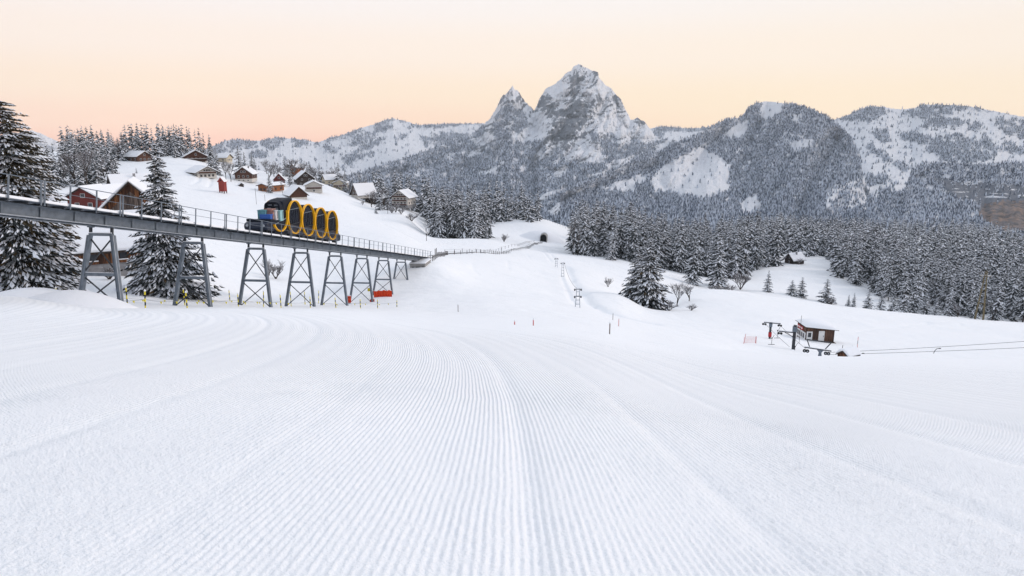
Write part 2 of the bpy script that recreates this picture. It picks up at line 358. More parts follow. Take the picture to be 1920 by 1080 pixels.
# soften across columns
k = np.exp(-np.linspace(-2, 2, 15)**2); k /= k.sum()
TG = np.apply_along_axis(lambda r: np.convolve(np.pad(r, 7, mode='edge'), k, 'valid'), 0, TG)
def gtab(A, Y):
    a = (np.clip(A, -2.69, 2.69)-TA[0])/(TA[1]-TA[0]); y = (np.clip(np.log(np.maximum(Y, .51)), TY[0], TY[-1]-1e-6)-TY[0])/(TY[1]-TY[0])
    i = np.clip(a.astype(int), 0, len(TA)-2); j = np.clip(y.astype(int), 0, len(TY)-2); fa = a-i; fy = y-j
    return (TG[i, j]*(1-fa)+TG[i+1, j]*fa)*(1-fy)+(TG[i, j+1]*(1-fa)+TG[i+1, j+1]*fa)*fy
def lane(x, y): return x+LANE_K*np.maximum(y-3, 0)**LANE_P
def ground_base(x, y):
    x = np.asarray(x, float); y = np.asarray(y, float)
    z = -CAMZ+y*gtab(x/y, y)
    z = z+.25*pn(x/14, y/14, 3)*sm(45, 90, y)+.8*pn(x/45, y/45, 4)*sm(130, 260, y)+.07*pn(x/3.5, y/3.5, 5)*sm(42, 60, y)+4*pn(x/130, y/130, 6)*sm(420, 620, y)+.28*pn(x/9, y/6, 7)*sm(60, 100, y)*sm(400, 200, y)*0+.45*fbm(x/22, y/16, 9, 3)*sm(55, 110, y)+.7*fbm(x/30, y/18, 12, 2)*sm(120, 170, y)*sm(-5, 15, x)
    z = z+.035*pn(x/2.2, y/9, 8)*sm(4, 12, y)
    # little crusty ridge on the lip of the groomed run
    return z
def ground(x, y): return float(ground_base(np.array([x]), np.array([y]))[0])
def G(px, Y):
    """ground point seen in photograph column px at distance Y"""
    py = 540
    for _ in range(4):
        A = Aof(px, py); x = A*Y; z = ground(x, Y); e = z/Y
        v = (SP+e*CP)/(CP-e*SP); py = 540-v*F
    return x, Y, z
def hit(px, py, y0=20, y1=900):
    """first visible ground point on the ray through (px,py) beyond y0"""
    Y = np.geomspace(y0, y1, 3000); e = elev(py); A = Aof(px, py)
    z = ground_base(A*Y, Y); d = e*Y-z
    i = np.where(d <= 0)[0]
    i = i[0] if len(i) else int(np.argmin(np.abs(d/Y)))
    return A*Y[i], Y[i], float(z[i])

def build_ground():
    A = np.concatenate([np.linspace(-2.6, -.96, 50), np.linspace(-.95, .95, 1300), np.linspace(.96, 2.6, 50)])
    Y = np.concatenate([np.exp(np.arange(math.log(1.3), math.log(13), .0075)), np.exp(np.arange(math.log(13), math.log(2000), .0085))])
    AA, YY = np.meshgrid(A, Y); X = AA*YY
    Z = ground_base(X, YY)
    w = lane(X, YY); near = sm(13, 8, YY) if False else 1-sm(8, 12, YY)
    wob = w+.10*0
    lump = .66+.85*pn(X/.05, YY/.06, 21)+.45*pn(X/.12, YY/.2, 22)+.5*pn(X/1.1, YY/1.6, 28)
    gr = np.sin(2*pi*(w+.012*pn(X/.4, YY/.6, 23))/LANE_S)
    inner = np.abs(AA) < .96
    Z += np.where(inner, near*(.0066*gr*lump+.004*pn(X/.03, YY/.03, 24)+.007*pn(X/.3, YY/.5, 25)+.007*pn(X/.07, YY/.07, 26)+.012*pn(X/.9, YY/1.4, 29)), 0)
    for c, wd, dp in SEAMS:
        Z -= dp*np.exp(-((w-c)/wd)**2)*(1-sm(30, 38, YY))
    # crusty edge of the groomed run
    ridge = np.exp(-((YY-37.5-1.5*pn(X/6, YY*0, 31))/.55)**2)*np.clip(pn(X/2.2, YY/2, 32)+.25, 0, 1)
    Z += .16*ridge*sm(-20, -14, X)
    # ski tracks and the little trench beside the drag lift
    for pts, wd, dp in TRACKS:
        P = np.array([hit(a, b, 45)[:2] for a, b in pts])
        for (x0, y0), (x1, y1) in zip(P[:-1], P[1:]):
            bb = (X > min(x0, x1)-6) & (X < max(x0, x1)+6) & (YY > min(y0, y1)-6) & (YY < max(y0, y1)+6)
            if not bb.any(): continue
            qx = X[bb]; qy = YY[bb]; dx, dy = x1-x0, y1-y0; t = np.clip(((qx-x0)*dx+(qy-y0)*dy)/(dx*dx+dy*dy), 0, 1)
            ds = np.hypot(qx-x0-t*dx, qy-y0-t*dy)
            Z[bb] -= dp*np.exp(-(ds/wd)**2)
    n, m = X.shape
    v = np.stack([X, YY, Z], -1).reshape(-1, 3)
    idx = np.arange(n*m).reshape(n, m)
    f = np.stack([idx[:-1, :-1], idx[:-1, 1:], idx[1:, 1:], idx[1:, :-1]], -1).reshape(-1, 4)
    o = link('ground', raw_mesh('ground', v, f, [M['ground']], smooth=True)); tag(o, kind='structure')
    # the slope rising behind the photographer
    xs = np.linspace(-220, 220, 120); ys = np.linspace(-160, 2.2, 70); XX, Y2 = np.meshgrid(xs, ys)
    Z2 = -CAMZ-.235*Y2-.02*XX*0-.05-.03*np.maximum(np.abs(XX)-2, 0)*0+np.where(Y2 > 0, -.12*Y2, 0)
    v = np.stack([XX, Y2, Z2], -1).reshape(-1, 3); idx = np.arange(XX.size).reshape(XX.shape)
    f = np.stack([idx[:-1, :-1], idx[:-1, 1:], idx[1:, 1:], idx[1:, :-1]], -1).reshape(-1, 4)
    o = link('ground', raw_mesh('ground_slope', v, f, [M['snow']], smooth=True)); tag(o, kind='structure')
TRACKS = [
 ([(1052, 515), (1062, 540), (1078, 570)], .6, .35), ([(1062, 500), (1072, 522), (1092, 548), (1110, 568), (1150, 590), (1220, 606)], 1.3, .75),
 ([(1010, 462), (1025, 480), (1034, 490)], .5, .3), ([(1022, 462), (1040, 485)], .5, .3),
 ([(884, 493), (888, 505), (897, 515)], .5, .12), ([(952, 490), (954, 508)], .5, .12), ([(987, 475), (994, 485)], .5, .12),
 ([(360, 345), (372, 338), (374, 330)], 1., .5), ([(390, 350), (396, 338), (392, 330)], 1., .5),
 ([(1920, 622), (1800, 608), (1740, 606), (1600, 622)], .8, .25),
 ([(420, 470), (520, 480), (640, 500)], .8, .2), ([(600, 430), (720, 420), (800, 460)], 1, .2)]
build_ground()
# ------------------------------------------------------------------ mountains
def mountain_mat():
    m = bpy.data.materials.new('mountain'); m.use_nodes = True; t = m.node_tree; n = t.nodes.new; l = t.links.new
    b = t.nodes['Principled BSDF']; b.inputs['Roughness'].default_value = .9; b.inputs['Specular IOR Level'].default_value = .05
    c = n('ShaderNodeTexCoord')
    ar = n('ShaderNodeAttribute'); ar.attribute_name = 'rock'; af = n('ShaderNodeAttribute'); af.attribute_name = 'wood'; ab = n('ShaderNodeAttribute'); ab.attribute_name = 'ochre'
    n1 = n('ShaderNodeTexNoise'); n1.inputs['Scale'].default_value = .02; n1.inputs['Detail'].default_value = 9; n1.inputs['Roughness'].default_value = .65
    mp = n('ShaderNodeMapping'); mp.inputs['Scale'].default_value = (1.6, 1, .55); l(c.outputs['Object'], mp.inputs[0]); l(mp.outputs[0], n1.inputs['Vector'])
    n2 = n('ShaderNodeTexNoise'); n2.inputs['Scale'].default_value = .11; n2.inputs['Detail'].default_value = 9; n2.inputs['Roughness'].default_value = .7; l(mp.outputs[0], n2.inputs['Vector'])
    def mth(op, a, bb, cl=False):
        q = n('ShaderNodeMath'); q.operation = op; q.use_clamp = cl
        for i, z in enumerate((a, bb)):
            if isinstance(z, (int, float)): q.inputs[i].default_value = z
            else: l(z, q.inputs[i])
        return q.outputs[0]
    a = mth('ADD', ar.outputs['Fac'], mth('MULTIPLY', mth('SUBTRACT', n1.outputs[0], .5), 1.5))
    a = mth('ADD', a, mth('MULTIPLY', mth('SUBTRACT', n2.outputs[0], .5), 1.1))
    rk = n('ShaderNodeMapRange'); l(a, rk.inputs[0]); rk.inputs[1].default_value = .50; rk.inputs[2].default_value = .58
    rc = n('ShaderNodeMixRGB'); l(n2.outputs[0], rc.inputs[0]); rc.inputs[1].default_value = (.06, .07, .09, 1); rc.inputs[2].default_value = (.30, .32, .36, 1)
    oc = n('ShaderNodeMixRGB'); l(ab.outputs['Fac'], oc.inputs[0]); l(rc.outputs[0], oc.inputs[1]); oc2 = n('ShaderNodeMixRGB'); n3 = n('ShaderNodeTexNoise'); n3.inputs['Scale'].default_value = .06; n3.inputs['Detail'].default_value = 8; mp3 = n('ShaderNodeMapping'); mp3.inputs['Scale'].default_value = (1, 1, 2.2); l(c.outputs['Object'], mp3.inputs[0]); l(mp3.outputs[0], n3.inputs['Vector']); cr3 = n('ShaderNodeMapRange'); l(n3.outputs[0], cr3.inputs[0]); cr3.inputs[1].default_value = .4; cr3.inputs[2].default_value = .6; l(cr3.outputs[0], oc2.inputs[0]); oc2.inputs[1].default_value = (.12, .105, .10, 1); oc2.inputs[2].default_value = (.33, .24, .19, 1); l(oc2.outputs[0], oc.inputs[2])
    m1 = n('ShaderNodeMixRGB'); l(rk.outputs[0], m1.inputs[0]); m1.inputs[1].default_value = (.84, .86, .90, 1); l(oc.outputs[0], m1.inputs[2])
    m2 = n('ShaderNodeMixRGB'); l(mth('MULTIPLY', af.outputs['Fac'], .8), m2.inputs[0]); l(m1.outputs[0], m2.inputs[1]); m2.inputs[2].default_value = (.22, .25, .31, 1)
    l(m2.outputs[0], b.inputs['Base Color'])
    bp = n('ShaderNodeBump'); bp.inputs['Strength'].default_value = 1; bp.inputs['Distance'].default_value = 22
    l(n1.outputs[0], bp.inputs['Height']); l(bp.outputs[0], b.inputs['Normal'])
    return m
M['mountain'] = mountain_mat()
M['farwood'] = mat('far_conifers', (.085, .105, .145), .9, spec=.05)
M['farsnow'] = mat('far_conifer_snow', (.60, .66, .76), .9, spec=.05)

def lerpk(pts, x):
    p = np.array(pts, float); return np.interp(x, p[:, 0], p[:, 1])
FAR_TREES = []
class Hill:
    def __init__(s, name, sil, foot, dr, df, amp=60, wl=40, rock=None, wood=None, ochre=None, gam=1.2, jag=1.0, step=1.6, back=1200, rockbase=0.0, seed=0, tree_h=20, dens=1/9., spur=0):
        s.sil, s.foot = sil, foot
        x0, x1 = sil[0][0], sil[-1][0]
        nx = int((x1-x0)/step)+1; px = np.linspace(x0, x1, nx)
        top = lerpk(sil, px)+jag*(fbm(px/14, px*0, seed+1, 4)*1.6+fbm(px/3.5, px*0, seed+2, 3)*1.5); ft = lerpk(foot, px); ft = np.maximum(ft, top+3)
        ny = int((ft-top).max()/step)+2
        t = np.linspace(0, 1, ny)
        PX, T = np.meshgrid(px, t); PY = ft[None]*(1-T)+top[None]*T
        s.px, s.top, s.ft = px, top, ft
        dR = lerpk(dr, px) if isinstance(dr, list) else dr+0*px; dF = lerpk(df, px) if isinstance(df, list) else df+0*px
        D = dF[None]+(dR-dF)[None]*T**gam
        env = np.minimum(1, (1-T)*6+.25)*np.minimum(1, T*8+.1)
        D = D+env*(amp*fbm(PX/wl+PY/wl*.35, PY/wl*.75, seed+5, 5, .55, True)+spur*fbm(PX/(wl*2.6)+PY/(wl*6), PY/(wl*7), seed+9, 2, .5, True))
        s.D = D
        # measured steepness of the surface (low where it is a shelf)
        rk = rockbase+0*PX
        if rock is not None: rk = rk+rock(PX, PY)
        gy = np.gradient(D, axis=0)/np.maximum(np.gradient(-PY, axis=0), .1)
        steep = 1-np.clip(gy/(D.mean()*.012), 0, 2)
        rk = rk+.10*steep*(rockbase > 0)
        wd = np.clip(wood(PX, PY), 0, 1) if wood is not None else 0*PX
        oc = np.clip(ochre(PX, PY), 0, 1) if ochre is not None else 0*PX
        wd = wd*np.clip(.98+1.9*fbm(PX/21+PY/26, PY/9-PX/50, seed+33, 4), .10, 1)*np.where(fbm(PX/16+PY/22, PY/26-PX/30, seed+44, 4) < -.40, .12, 1)
        s.wd = wd
        U = (PX-960)/F; V = (540-PY)/F
        P = np.stack([U*D, (CP+V*SP)*D, (-SP+V*CP)*D], -1)
        # far side of the ridge, hidden, falling away
        bk = []
        for kk, (dd, dz) in enumerate([(.03, .0), (.12, .03), (.4, .16), (1, .45)]):
            q = P[-1].copy(); r = q/np.linalg.norm(q[:, :2], axis=1)[:, None]; r[:, 2] = 0
            q = q+r*back*dd; q[:, 2] -= back*dz+ (4 if kk == 0 else 0); bk.append(q)
        P = np.concatenate([P, np.stack(bk)], 0)
        pad = lambda a: np.concatenate([a, np.repeat(a[-1:], 4, 0)], 0)
        n, mm = P.shape[:2]; idx = np.arange(n*mm).reshape(n, mm)
        f = np.stack([idx[:-1, :-1], idx[:-1, 1:], idx[1:, 1:], idx[1:, :-1]], -1).reshape(-1, 4)
        me = raw_mesh(name, P.reshape(-1, 3), f, [M['mountain']], smooth=True, attrs={'rock': pad(rk), 'wood': pad(wd), 'ochre': pad(oc)})
        o = link(name, me); tag(o, kind='structure')
        # conifers standing on it
        area = (x1-x0)*(ft-top).max(); nn = int(area*dens*1.5)
        qx = rng.uniform(x0+1, x1-1, nn); q_ft = np.interp(qx, px, ft); q_tp = np.interp(qx, px, top)
        qy = q_tp.min()+rng.uniform(0, 1, nn)*((ft-top).max()+2)
        tt = (q_ft-qy)/(q_ft-q_tp); ok = (tt > 0) & (tt < 1)
        qx, qy, tt = qx[ok], qy[ok], tt[ok]
        i = (qx-x0)/(px[1]-px[0]); j = tt*(ny-1); i0 = np.clip(i.astype(int), 0, nx-2); j0 = np.clip(j.astype(int), 0, ny-2); fi = i-i0; fj = j-j0
        bl = lambda Z: (Z[j0, i0]*(1-fi)+Z[j0, i0+1]*fi)*(1-fj)+(Z[j0+1, i0]*(1-fi)+Z[j0+1, i0+1]*fi)*fj
        w = bl(wd); d = bl(D); keep = rng.uniform(0, 1, len(w)) < w
        qx, qy, d = qx[keep], qy[keep], d[keep]
        u = (qx-960)/F; v = (540-qy)/F
        pos = np.stack([u*d, (CP+v*SP)*d, (-SP+v*CP)*d], -1)
        FAR_TREES.append((pos, tree_h*.78*rng.uniform(.6, 1.25, len(d))))

def patches(polys, edge_noise=5, inv=False, sc=9, seed=0, base=0., speck=None):
    """mask from traced outlines with a ragged border"""
    def fn(PX, PY):
        nx = PX+edge_noise*fbm(PX/sc, PY/sc, seed+3, 3); ny = PY+edge_noise*fbm(PX/sc, PY/sc, seed+7, 3)
        m = np.zeros(PX.shape, bool)
        for p in polys: m |= inpoly(nx, ny, p)
        r = m.astype(float)
        if inv: r = 1-r
        r = np.maximum(r, base)
        if speck:
            th, s2, to = speck
            n = fbm(PX/s2, PY/s2*1.4, seed+11, 3)
            r = np.where(n > th, to, r)
        return r
    return fn

# far snow range at the left edge
Hill('mountain', [(-160, 300), (-60, 285), (0, 262), (30, 252), (60, 244), (85, 254), (115, 268), (150, 285), (200, 300), (280, 310)], [(-160, 340), (280, 340)], 6500, 4200, amp=60, wl=30, rockbase=.25, wood=patches([[(40, 262), (110, 275), (140, 300), (20, 300)]], base=.0, speck=(.25, 12, .5), seed=2), seed=2, dens=1/14.)
# ridge between the farm hill and the twin peaks
woodA = [[(395, 262), (439, 258), (482, 262), (482, 277), (440, 282), (390, 292)], [(489, 260), (525, 252), (540, 258), (525, 272), (510, 283), (489, 275)], [(546, 258), (582, 259), (580, 272), (546, 276)], [(590, 262), (598, 262), (597, 275), (590, 272)],
 [(606, 260), (642, 250), (679, 235), (679, 246), (648, 259), (614, 269)], [(702, 230), (738, 218), (734, 238), (718, 246), (702, 245)], [(745, 222), (775, 228), (790, 240), (770, 240), (752, 232)], [(645, 258), (700, 248), (704, 255), (672, 275), (652, 275), (662, 262)],
 [(640, 298), (690, 268), (720, 256), (722, 264), (690, 283), (650, 304)], [(640, 312), (668, 291), (700, 282), (704, 288), (668, 303), (645, 322)], [(770, 232), (830, 228), (905, 226), (905, 232), (850, 236), (800, 242), (772, 240)], [(790, 258), (850, 245), (880, 250), (860, 270), (800, 275)],
 [(470, 283), (500, 285), (502, 295), (470, 297)], [(736, 262), (770, 245), (772, 250), (742, 270)], [(700, 245), (712, 244), (700, 262), (694, 262)], [(600, 275), (622, 272), (640, 280), (628, 288), (610, 282)]]
Hill('mountain', [(380, 283), (408, 270), (421, 264), (439, 262), (476, 264), (497, 263), (512, 259), (528, 258), (557, 261), (572, 262), (593, 267), (606, 264), (616, 259), (642, 253), (676, 240), (705, 232), (721, 225), (736, 222), (757, 226), (773, 231), (788, 235), (807, 233), (850, 232), (905, 231), (960, 236)],
     [(380, 370), (600, 370), (960, 370)], [(380, 4600), (960, 6200)], [(380, 2300), (600, 3000), (960, 5000)], amp=35, wl=45, spur=120, wood=patches(woodA, 7, base=.0, speck=(.34, 7, .55), seed=21), seed=20, rockbase=0, tree_h=22, dens=1/4.)
# snowy saddle right of the twin peaks
Hill('mountain', [(1150, 262), (1200, 245), (1240, 237), (1256, 238), (1290, 241), (1330, 238), (1400, 240), (1450, 245)], [(1150, 330), (1450, 330)], 5600, 3600, amp=30, wl=40, spur=100,
     wood=patches([[(1190, 236), (1290, 236), (1400, 234), (1400, 245), (1290, 247), (1225, 246)], [(1225, 246), (1245, 250), (1240, 268), (1220, 275)]], 4, speck=(.36, 7, .6), seed=31), seed=30, tree_h=24, dens=1/4.)
# hills at the far right
woodB = [[(1566, 220), (1613, 202), (1658, 198), (1664, 214), (1630, 228), (1585, 227)], [(1690, 215), (1731, 192), (1785, 195), (1785, 213), (1750, 219), (1705, 219)], [(1722, 214), (1808, 226), (1805, 240), (1731, 236)], [(1738, 261), (1794, 252), (1836, 266), (1878, 280), (1858, 301), (1794, 306), (1765, 298), (1736, 281)],
 [(1862, 222), (1925, 226), (1925, 264), (1885, 252)], [(1636, 247), (1665, 246), (1668, 268), (1640, 262)], [(1815, 230), (1838, 230), (1838, 247), (1815, 246)], [(1611, 260), (1632, 268), (1655, 290), (1650, 296), (1625, 280)], [(1648, 290), (1700, 310), (1712, 318), (1700, 322), (1655, 300)],
 [(1620, 335), (1650, 330), (1675, 336), (1672, 342), (1625, 348)], [(1676, 244), (1720, 250), (1760, 262), (1740, 272), (1690, 262)], [(1838, 252), (1862, 262), (1862, 275), (1838, 270)], [(1590, 350), (1618, 342), (1618, 365), (1598, 368)], [(1880, 268), (1925, 275), (1925, 290), (1885, 285)], [(1560, 385), (1660, 368), (1720, 350), (1720, 420), (1560, 420)], [(1648, 352), (1672, 352), (1672, 366), (1648, 364)], [(1765, 195), (1835, 199), (1850, 208), (1768, 206)]]
Hill('mountain', [(1500, 246), (1564, 224), (1585, 218), (1613, 205), (1630, 199), (1658, 201), (1686, 205), (1710, 204), (1731, 196), (1752, 196), (1780, 197), (1815, 199), (1843, 204), (1878, 211), (1920, 219), (2060, 240), (2200, 260)],
     [(1500, 470), (2200, 470)], 3900, 1700, amp=30, wl=55, spur=150, wood=patches(woodB, 7, speck=(.27, 8, .6), seed=41), seed=40, tree_h=20, dens=1/4.5)

# the twin peaks
def blob(PX, PY, x, y, rx, ry, a): return a*np.exp(-(((PX-x)/rx)**2+((PY-y)/ry)**2)**2)
def peak_rock(PX, PY):
    r = .19+0*PX
    for b in [(1083, 210, 24, 27, .5), (1077, 160, 11, 26, .42), (1024, 192, 17, 17, .45), (1040, 212, 20, 10, .3), (1115, 155, 12, 22, .1), (1120, 190, 20, 30, .16), (1060, 240, 40, 36, .30), (1150, 215, 30, 20, .1),
              (961, 200, 26, 20, .12), (945, 184, 8, 14, .2), (976, 188, 7, 22, .22), (1118, 137, 7, 6, .4), (1040, 260, 30, 28, .2), (1095, 280, 36, 26, .14), (958, 172, 8, 10, .2), (1160, 190, 10, 26, .2), (1198, 230, 14, 10, .25), (1090, 140, 22, 18, .1), (1135, 240, 30, 14, .06), (940, 250, 30, 30, .2)]:
        r = r+blob(PX, PY, *b)
    for x, y, rx, ry in [(1043, 168, 20, 12), (1150, 232, 30, 22), (1008, 246, 20, 18), (1108, 290, 26, 18), (1130, 165, 14, 16), (1215, 250, 14, 16)]:
        r = r-blob(PX, PY, x, y, rx, ry, .30)
    # rock bands dipping to the right
    r = r+.34*np.clip(pn((PX*.5+PY)/7+3*pn(PX/30, PY/30, 60), (PX-PY)/60, 61)*2, -.6, 1)+.34*fbm(PX/5, PY/6, 63, 3)
    return r
wood_peaks = patches([
 [(600, 350), (640, 322), (700, 308), (760, 292), (820, 272), (878, 252), (905, 232), (912, 238), (905, 255), (880, 262), (895, 275), (930, 268), (925, 245), (928, 220), (942, 200), (955, 196), (972, 205), (985, 215), (978, 232), (950, 238), (960, 262), (985, 268), (1018, 262), (1024, 282), (1008, 300), (1036, 292), (1046, 278), (1058, 292), (1062, 310), (1078, 300), (1092, 308), (1134, 305), (1128, 285), (1126, 265), (1148, 258), (1165, 278), (1190, 258), (1210, 272), (1232, 264), (1260, 256), (1300, 250), (1300, 460), (600, 460)],
 [(960, 205), (985, 214), (990, 235), (975, 250), (958, 245)], [(1104, 250), (1120, 250), (1125, 268), (1110, 266)], [(1135, 255), (1150, 250), (1160, 275), (1140, 275)], [(925, 232), (938, 205), (952, 196), (955, 205), (942, 232)]],
 4, seed=50, sc=6)
clear_peaks = patches([[(1034, 332), (1040, 318), (1060, 309), (1064, 322), (1048, 334)], [(942, 242), (957, 226), (968, 228), (952, 242)], [(960, 265), (978, 248), (980, 252), (965, 268)], [(872, 290), (890, 280), (905, 270), (912, 278), (900, 292), (880, 296)],
 [(905, 330), (915, 318), (940, 312), (925, 325)], [(976, 322), (988, 308), (988, 318), (980, 324)], [(1136, 312), (1150, 300), (1180, 296), (1200, 292), (1170, 310), (1145, 322)], [(1078, 358), (1084, 350), (1086, 352), (1082, 360)], [(1033, 306), (1050, 296), (1054, 300), (1038, 312)], [(1095, 330), (1130, 322), (1135, 328), (1100, 336)],
 [(1010, 372), (1025, 360), (1060, 352), (1060, 358), (1030, 370), (1012, 385)], [(1020, 400), (1050, 380), (1058, 392), (1040, 408)], [(1225, 276), (1250, 262), (1300, 250), (1300, 262), (1262, 268), (1236, 284)], [(1000, 292), (1012, 280), (1018, 284), (1014, 300), (1004, 306)], [(850, 300), (858, 296), (860, 300)], [(1170, 300), (1172, 296), (1190, 290), (1194, 294)]], 2, seed=55, sc=6)
def peak_wood(PX, PY):
    w = wood_peaks(PX, PY)*(1-clear_peaks(PX, PY))
    n = fbm(PX/11, PY/9, 57, 3)
    return np.where((n > .42) & (PY > 262) & (PY < 330), w*.45, w)
Hill('mountain', [(600, 352), (640, 334), (690, 319), (740, 303), (800, 283), (840, 268), (878, 256), (900, 240), (911, 229), (919, 222), (928, 207), (933, 197), (939, 184), (944, 178), (948, 177), (955, 169), (961, 160), (966, 169), (971, 170), (978, 181), (985, 190), (994, 199), (1001, 207), (1006, 200), (1011, 186), (1022, 168), (1039, 158), (1053, 147), (1061, 136), (1071, 134), (1076, 124), (1085, 119), (1094, 125), (1108, 131), (1121, 135), (1124, 146), (1136, 160), (1147, 167), (1164, 186), (1172, 203), (1183, 225), (1196, 221), (1208, 228), (1217, 239), (1230, 255), (1250, 262), (1300, 262), (1360, 270)],
     [(600, 480), (1360, 480)], [(600, 2600), (900, 4300), (1085, 4700), (1360, 4300)], [(600, 1300), (1360, 1500)], amp=130, wl=30, spur=190, rock=peak_rock, wood=peak_wood, gam=.8, jag=1.5, step=1.0, rockbase=.05, seed=50, tree_h=20, dens=1/4., back=900)
# wooded hill right of the peaks
clearC = [[(1219, 344), (1233, 317), (1280, 292), (1316, 273), (1334, 289), (1358, 300), (1372, 313), (1365, 335), (1372, 348), (1365, 362), (1320, 373), (1260, 362), (1225, 360)], [(1120, 354), (1170, 336), (1214, 328), (1212, 340), (1195, 345), (1190, 362), (1150, 358)],
 [(1344, 256), (1390, 230), (1404, 226), (1393, 261), (1372, 259)], [(1424, 202), (1430, 190), (1445, 186), (1473, 189), (1466, 212), (1445, 223), (1428, 224)], [(1484, 214), (1508, 216), (1501, 228), (1484, 226)], [(1477, 268), (1508, 258), (1529, 275), (1487, 286)], [(1390, 376), (1417, 366), (1428, 387), (1417, 405), (1390, 395)],
 [(1548, 392), (1546, 354), (1585, 341), (1622, 334), (1642, 372), (1570, 410)]]
def woodC(PX, PY):
    c = patches(clearC, 9, seed=71, sc=9)(PX, PY); n = fbm(PX/7, PY/6, 73, 3)
    w = 1-c
    w = np.where((c > .5) & (n > .46), .5, w)
    w = np.where((PX > 1545) & (PY > 330) & (c > .5), np.where(n > 0, .5, .06), w)
    return np.where((n < -.52) & (PY < 300), .35, w)
Hill('mountain', [(1050, 364), (1080, 350), (1128, 330), (1170, 311), (1211, 293), (1239, 286), (1267, 270), (1300, 255), (1330, 241), (1351, 228), (1390, 219), (1403, 203), (1417, 193), (1438, 190), (1473, 194), (1501, 199), (1529, 208), (1550, 218), (1564, 229), (1581, 245), (1599, 262), (1608, 280), (1613, 292), (1616, 324), (1625, 350), (1640, 380)],
     [(1050, 480), (1640, 480)], [(1050, 1900), (1440, 2900), (1640, 2300)], [(1050, 1150), (1640, 1250)], amp=50, wl=46, spur=260, wood=woodC, rock=lambda X, Y: blob(X, Y, 1420, 235, 16, 26, .4)+.1*fbm(X/9, Y/9, 77, 3), gam=.85, rockbase=.03, seed=70, tree_h=15, dens=1/3.)
# dark wooded spur with a cliff at the right edge
cl_m = patches([[(1742, 336), (1772, 333), (1800, 344), (1850, 343), (1925, 350), (2100, 352), (2100, 445), (1880, 436), (1850, 420), (1833, 400), (1836, 384), (1790, 372), (1770, 352)]], 5, seed=91, sc=8)
oc_m = patches([[(1842, 386), (1880, 376), (1925, 378), (2100, 380), (2100, 445), (1872, 434), (1835, 404)]], 6, seed=92, sc=7)
def cliff(PX, PY): return .12*fbm(PX/6, PY/3, 95, 3)+.85*cl_m(PX, PY)-.55*np.clip(pn(PX/40, PY/3.2, 96)*2.2, 0, 1)*cl_m(PX, PY)*(1-.8*oc_m(PX, PY))
def woodD(PX, PY): return np.where(cl_m(PX, PY) > .5, .07*(1-oc_m(PX, PY)), 1.)
Hill('mountain', [(1600, 440), (1640, 400), (1669, 372), (1697, 356), (1703, 340), (1707, 322), (1721, 312), (1756, 306), (1791, 306), (1826, 310), (1861, 309), (1896, 305), (1920, 306), (2100, 300), (2300, 320)],
     [(1600, 470), (2300, 470)], 1650, [(1600, 900), (2300, 900)], amp=26, wl=36, spur=60, rock=cliff, wood=woodD, ochre=lambda X, Y: .9*oc_m(X, Y)*(.6+.8*np.clip(fbm(X/12, Y/9, 97, 3)+.3, 0, 1)), gam=.7, rockbase=.02, seed=90, tree_h=11, dens=1/6.)

# one mass of far-off conifers
pos = np.concatenate([p for p, h in FAR_TREES]); hh = np.concatenate([h for p, h in FAR_TREES])
print('far trees', len(pos))
nT = len(pos); nv = 10
ang = rng.uniform(0, 2*pi, nT)
V = np.zeros((nT, nv, 3)); wdt = hh*rng.uniform(.18, .27, nT)
for k in range(4):
    a = ang+k*pi/2
    V[:, k] = pos+np.stack([np.cos(a)*wdt, np.sin(a)*wdt, hh*.02], -1)
    V[:, 5+k] = pos+np.stack([np.cos(a+.7)*wdt*.7, np.sin(a+.7)*wdt*.7, hh*.42], -1)
V[:, 4] = pos+np.stack([0*hh, 0*hh, hh*.72], -1); V[:, 9] = pos+np.stack([0*hh, 0*hh, hh], -1)
fb = np.array([[0, 1, 4], [1, 2, 4], [2, 3, 4], [3, 0, 4], [5, 6, 9], [6, 7, 9], [7, 8, 9], [8, 5, 9]])
Fc = (fb[None]+(np.arange(nT)*nv)[:, None, None]).reshape(-1, 3)
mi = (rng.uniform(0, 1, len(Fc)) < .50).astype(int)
o = link('far_forest', raw_mesh('far_forest', V.reshape(-1, 3), Fc, [M['farwood'], M['farsnow']], mi)); tag(o, 'distant snow-dusted conifer forest covering the lower mountainsides', 'forest', kind='stuff')
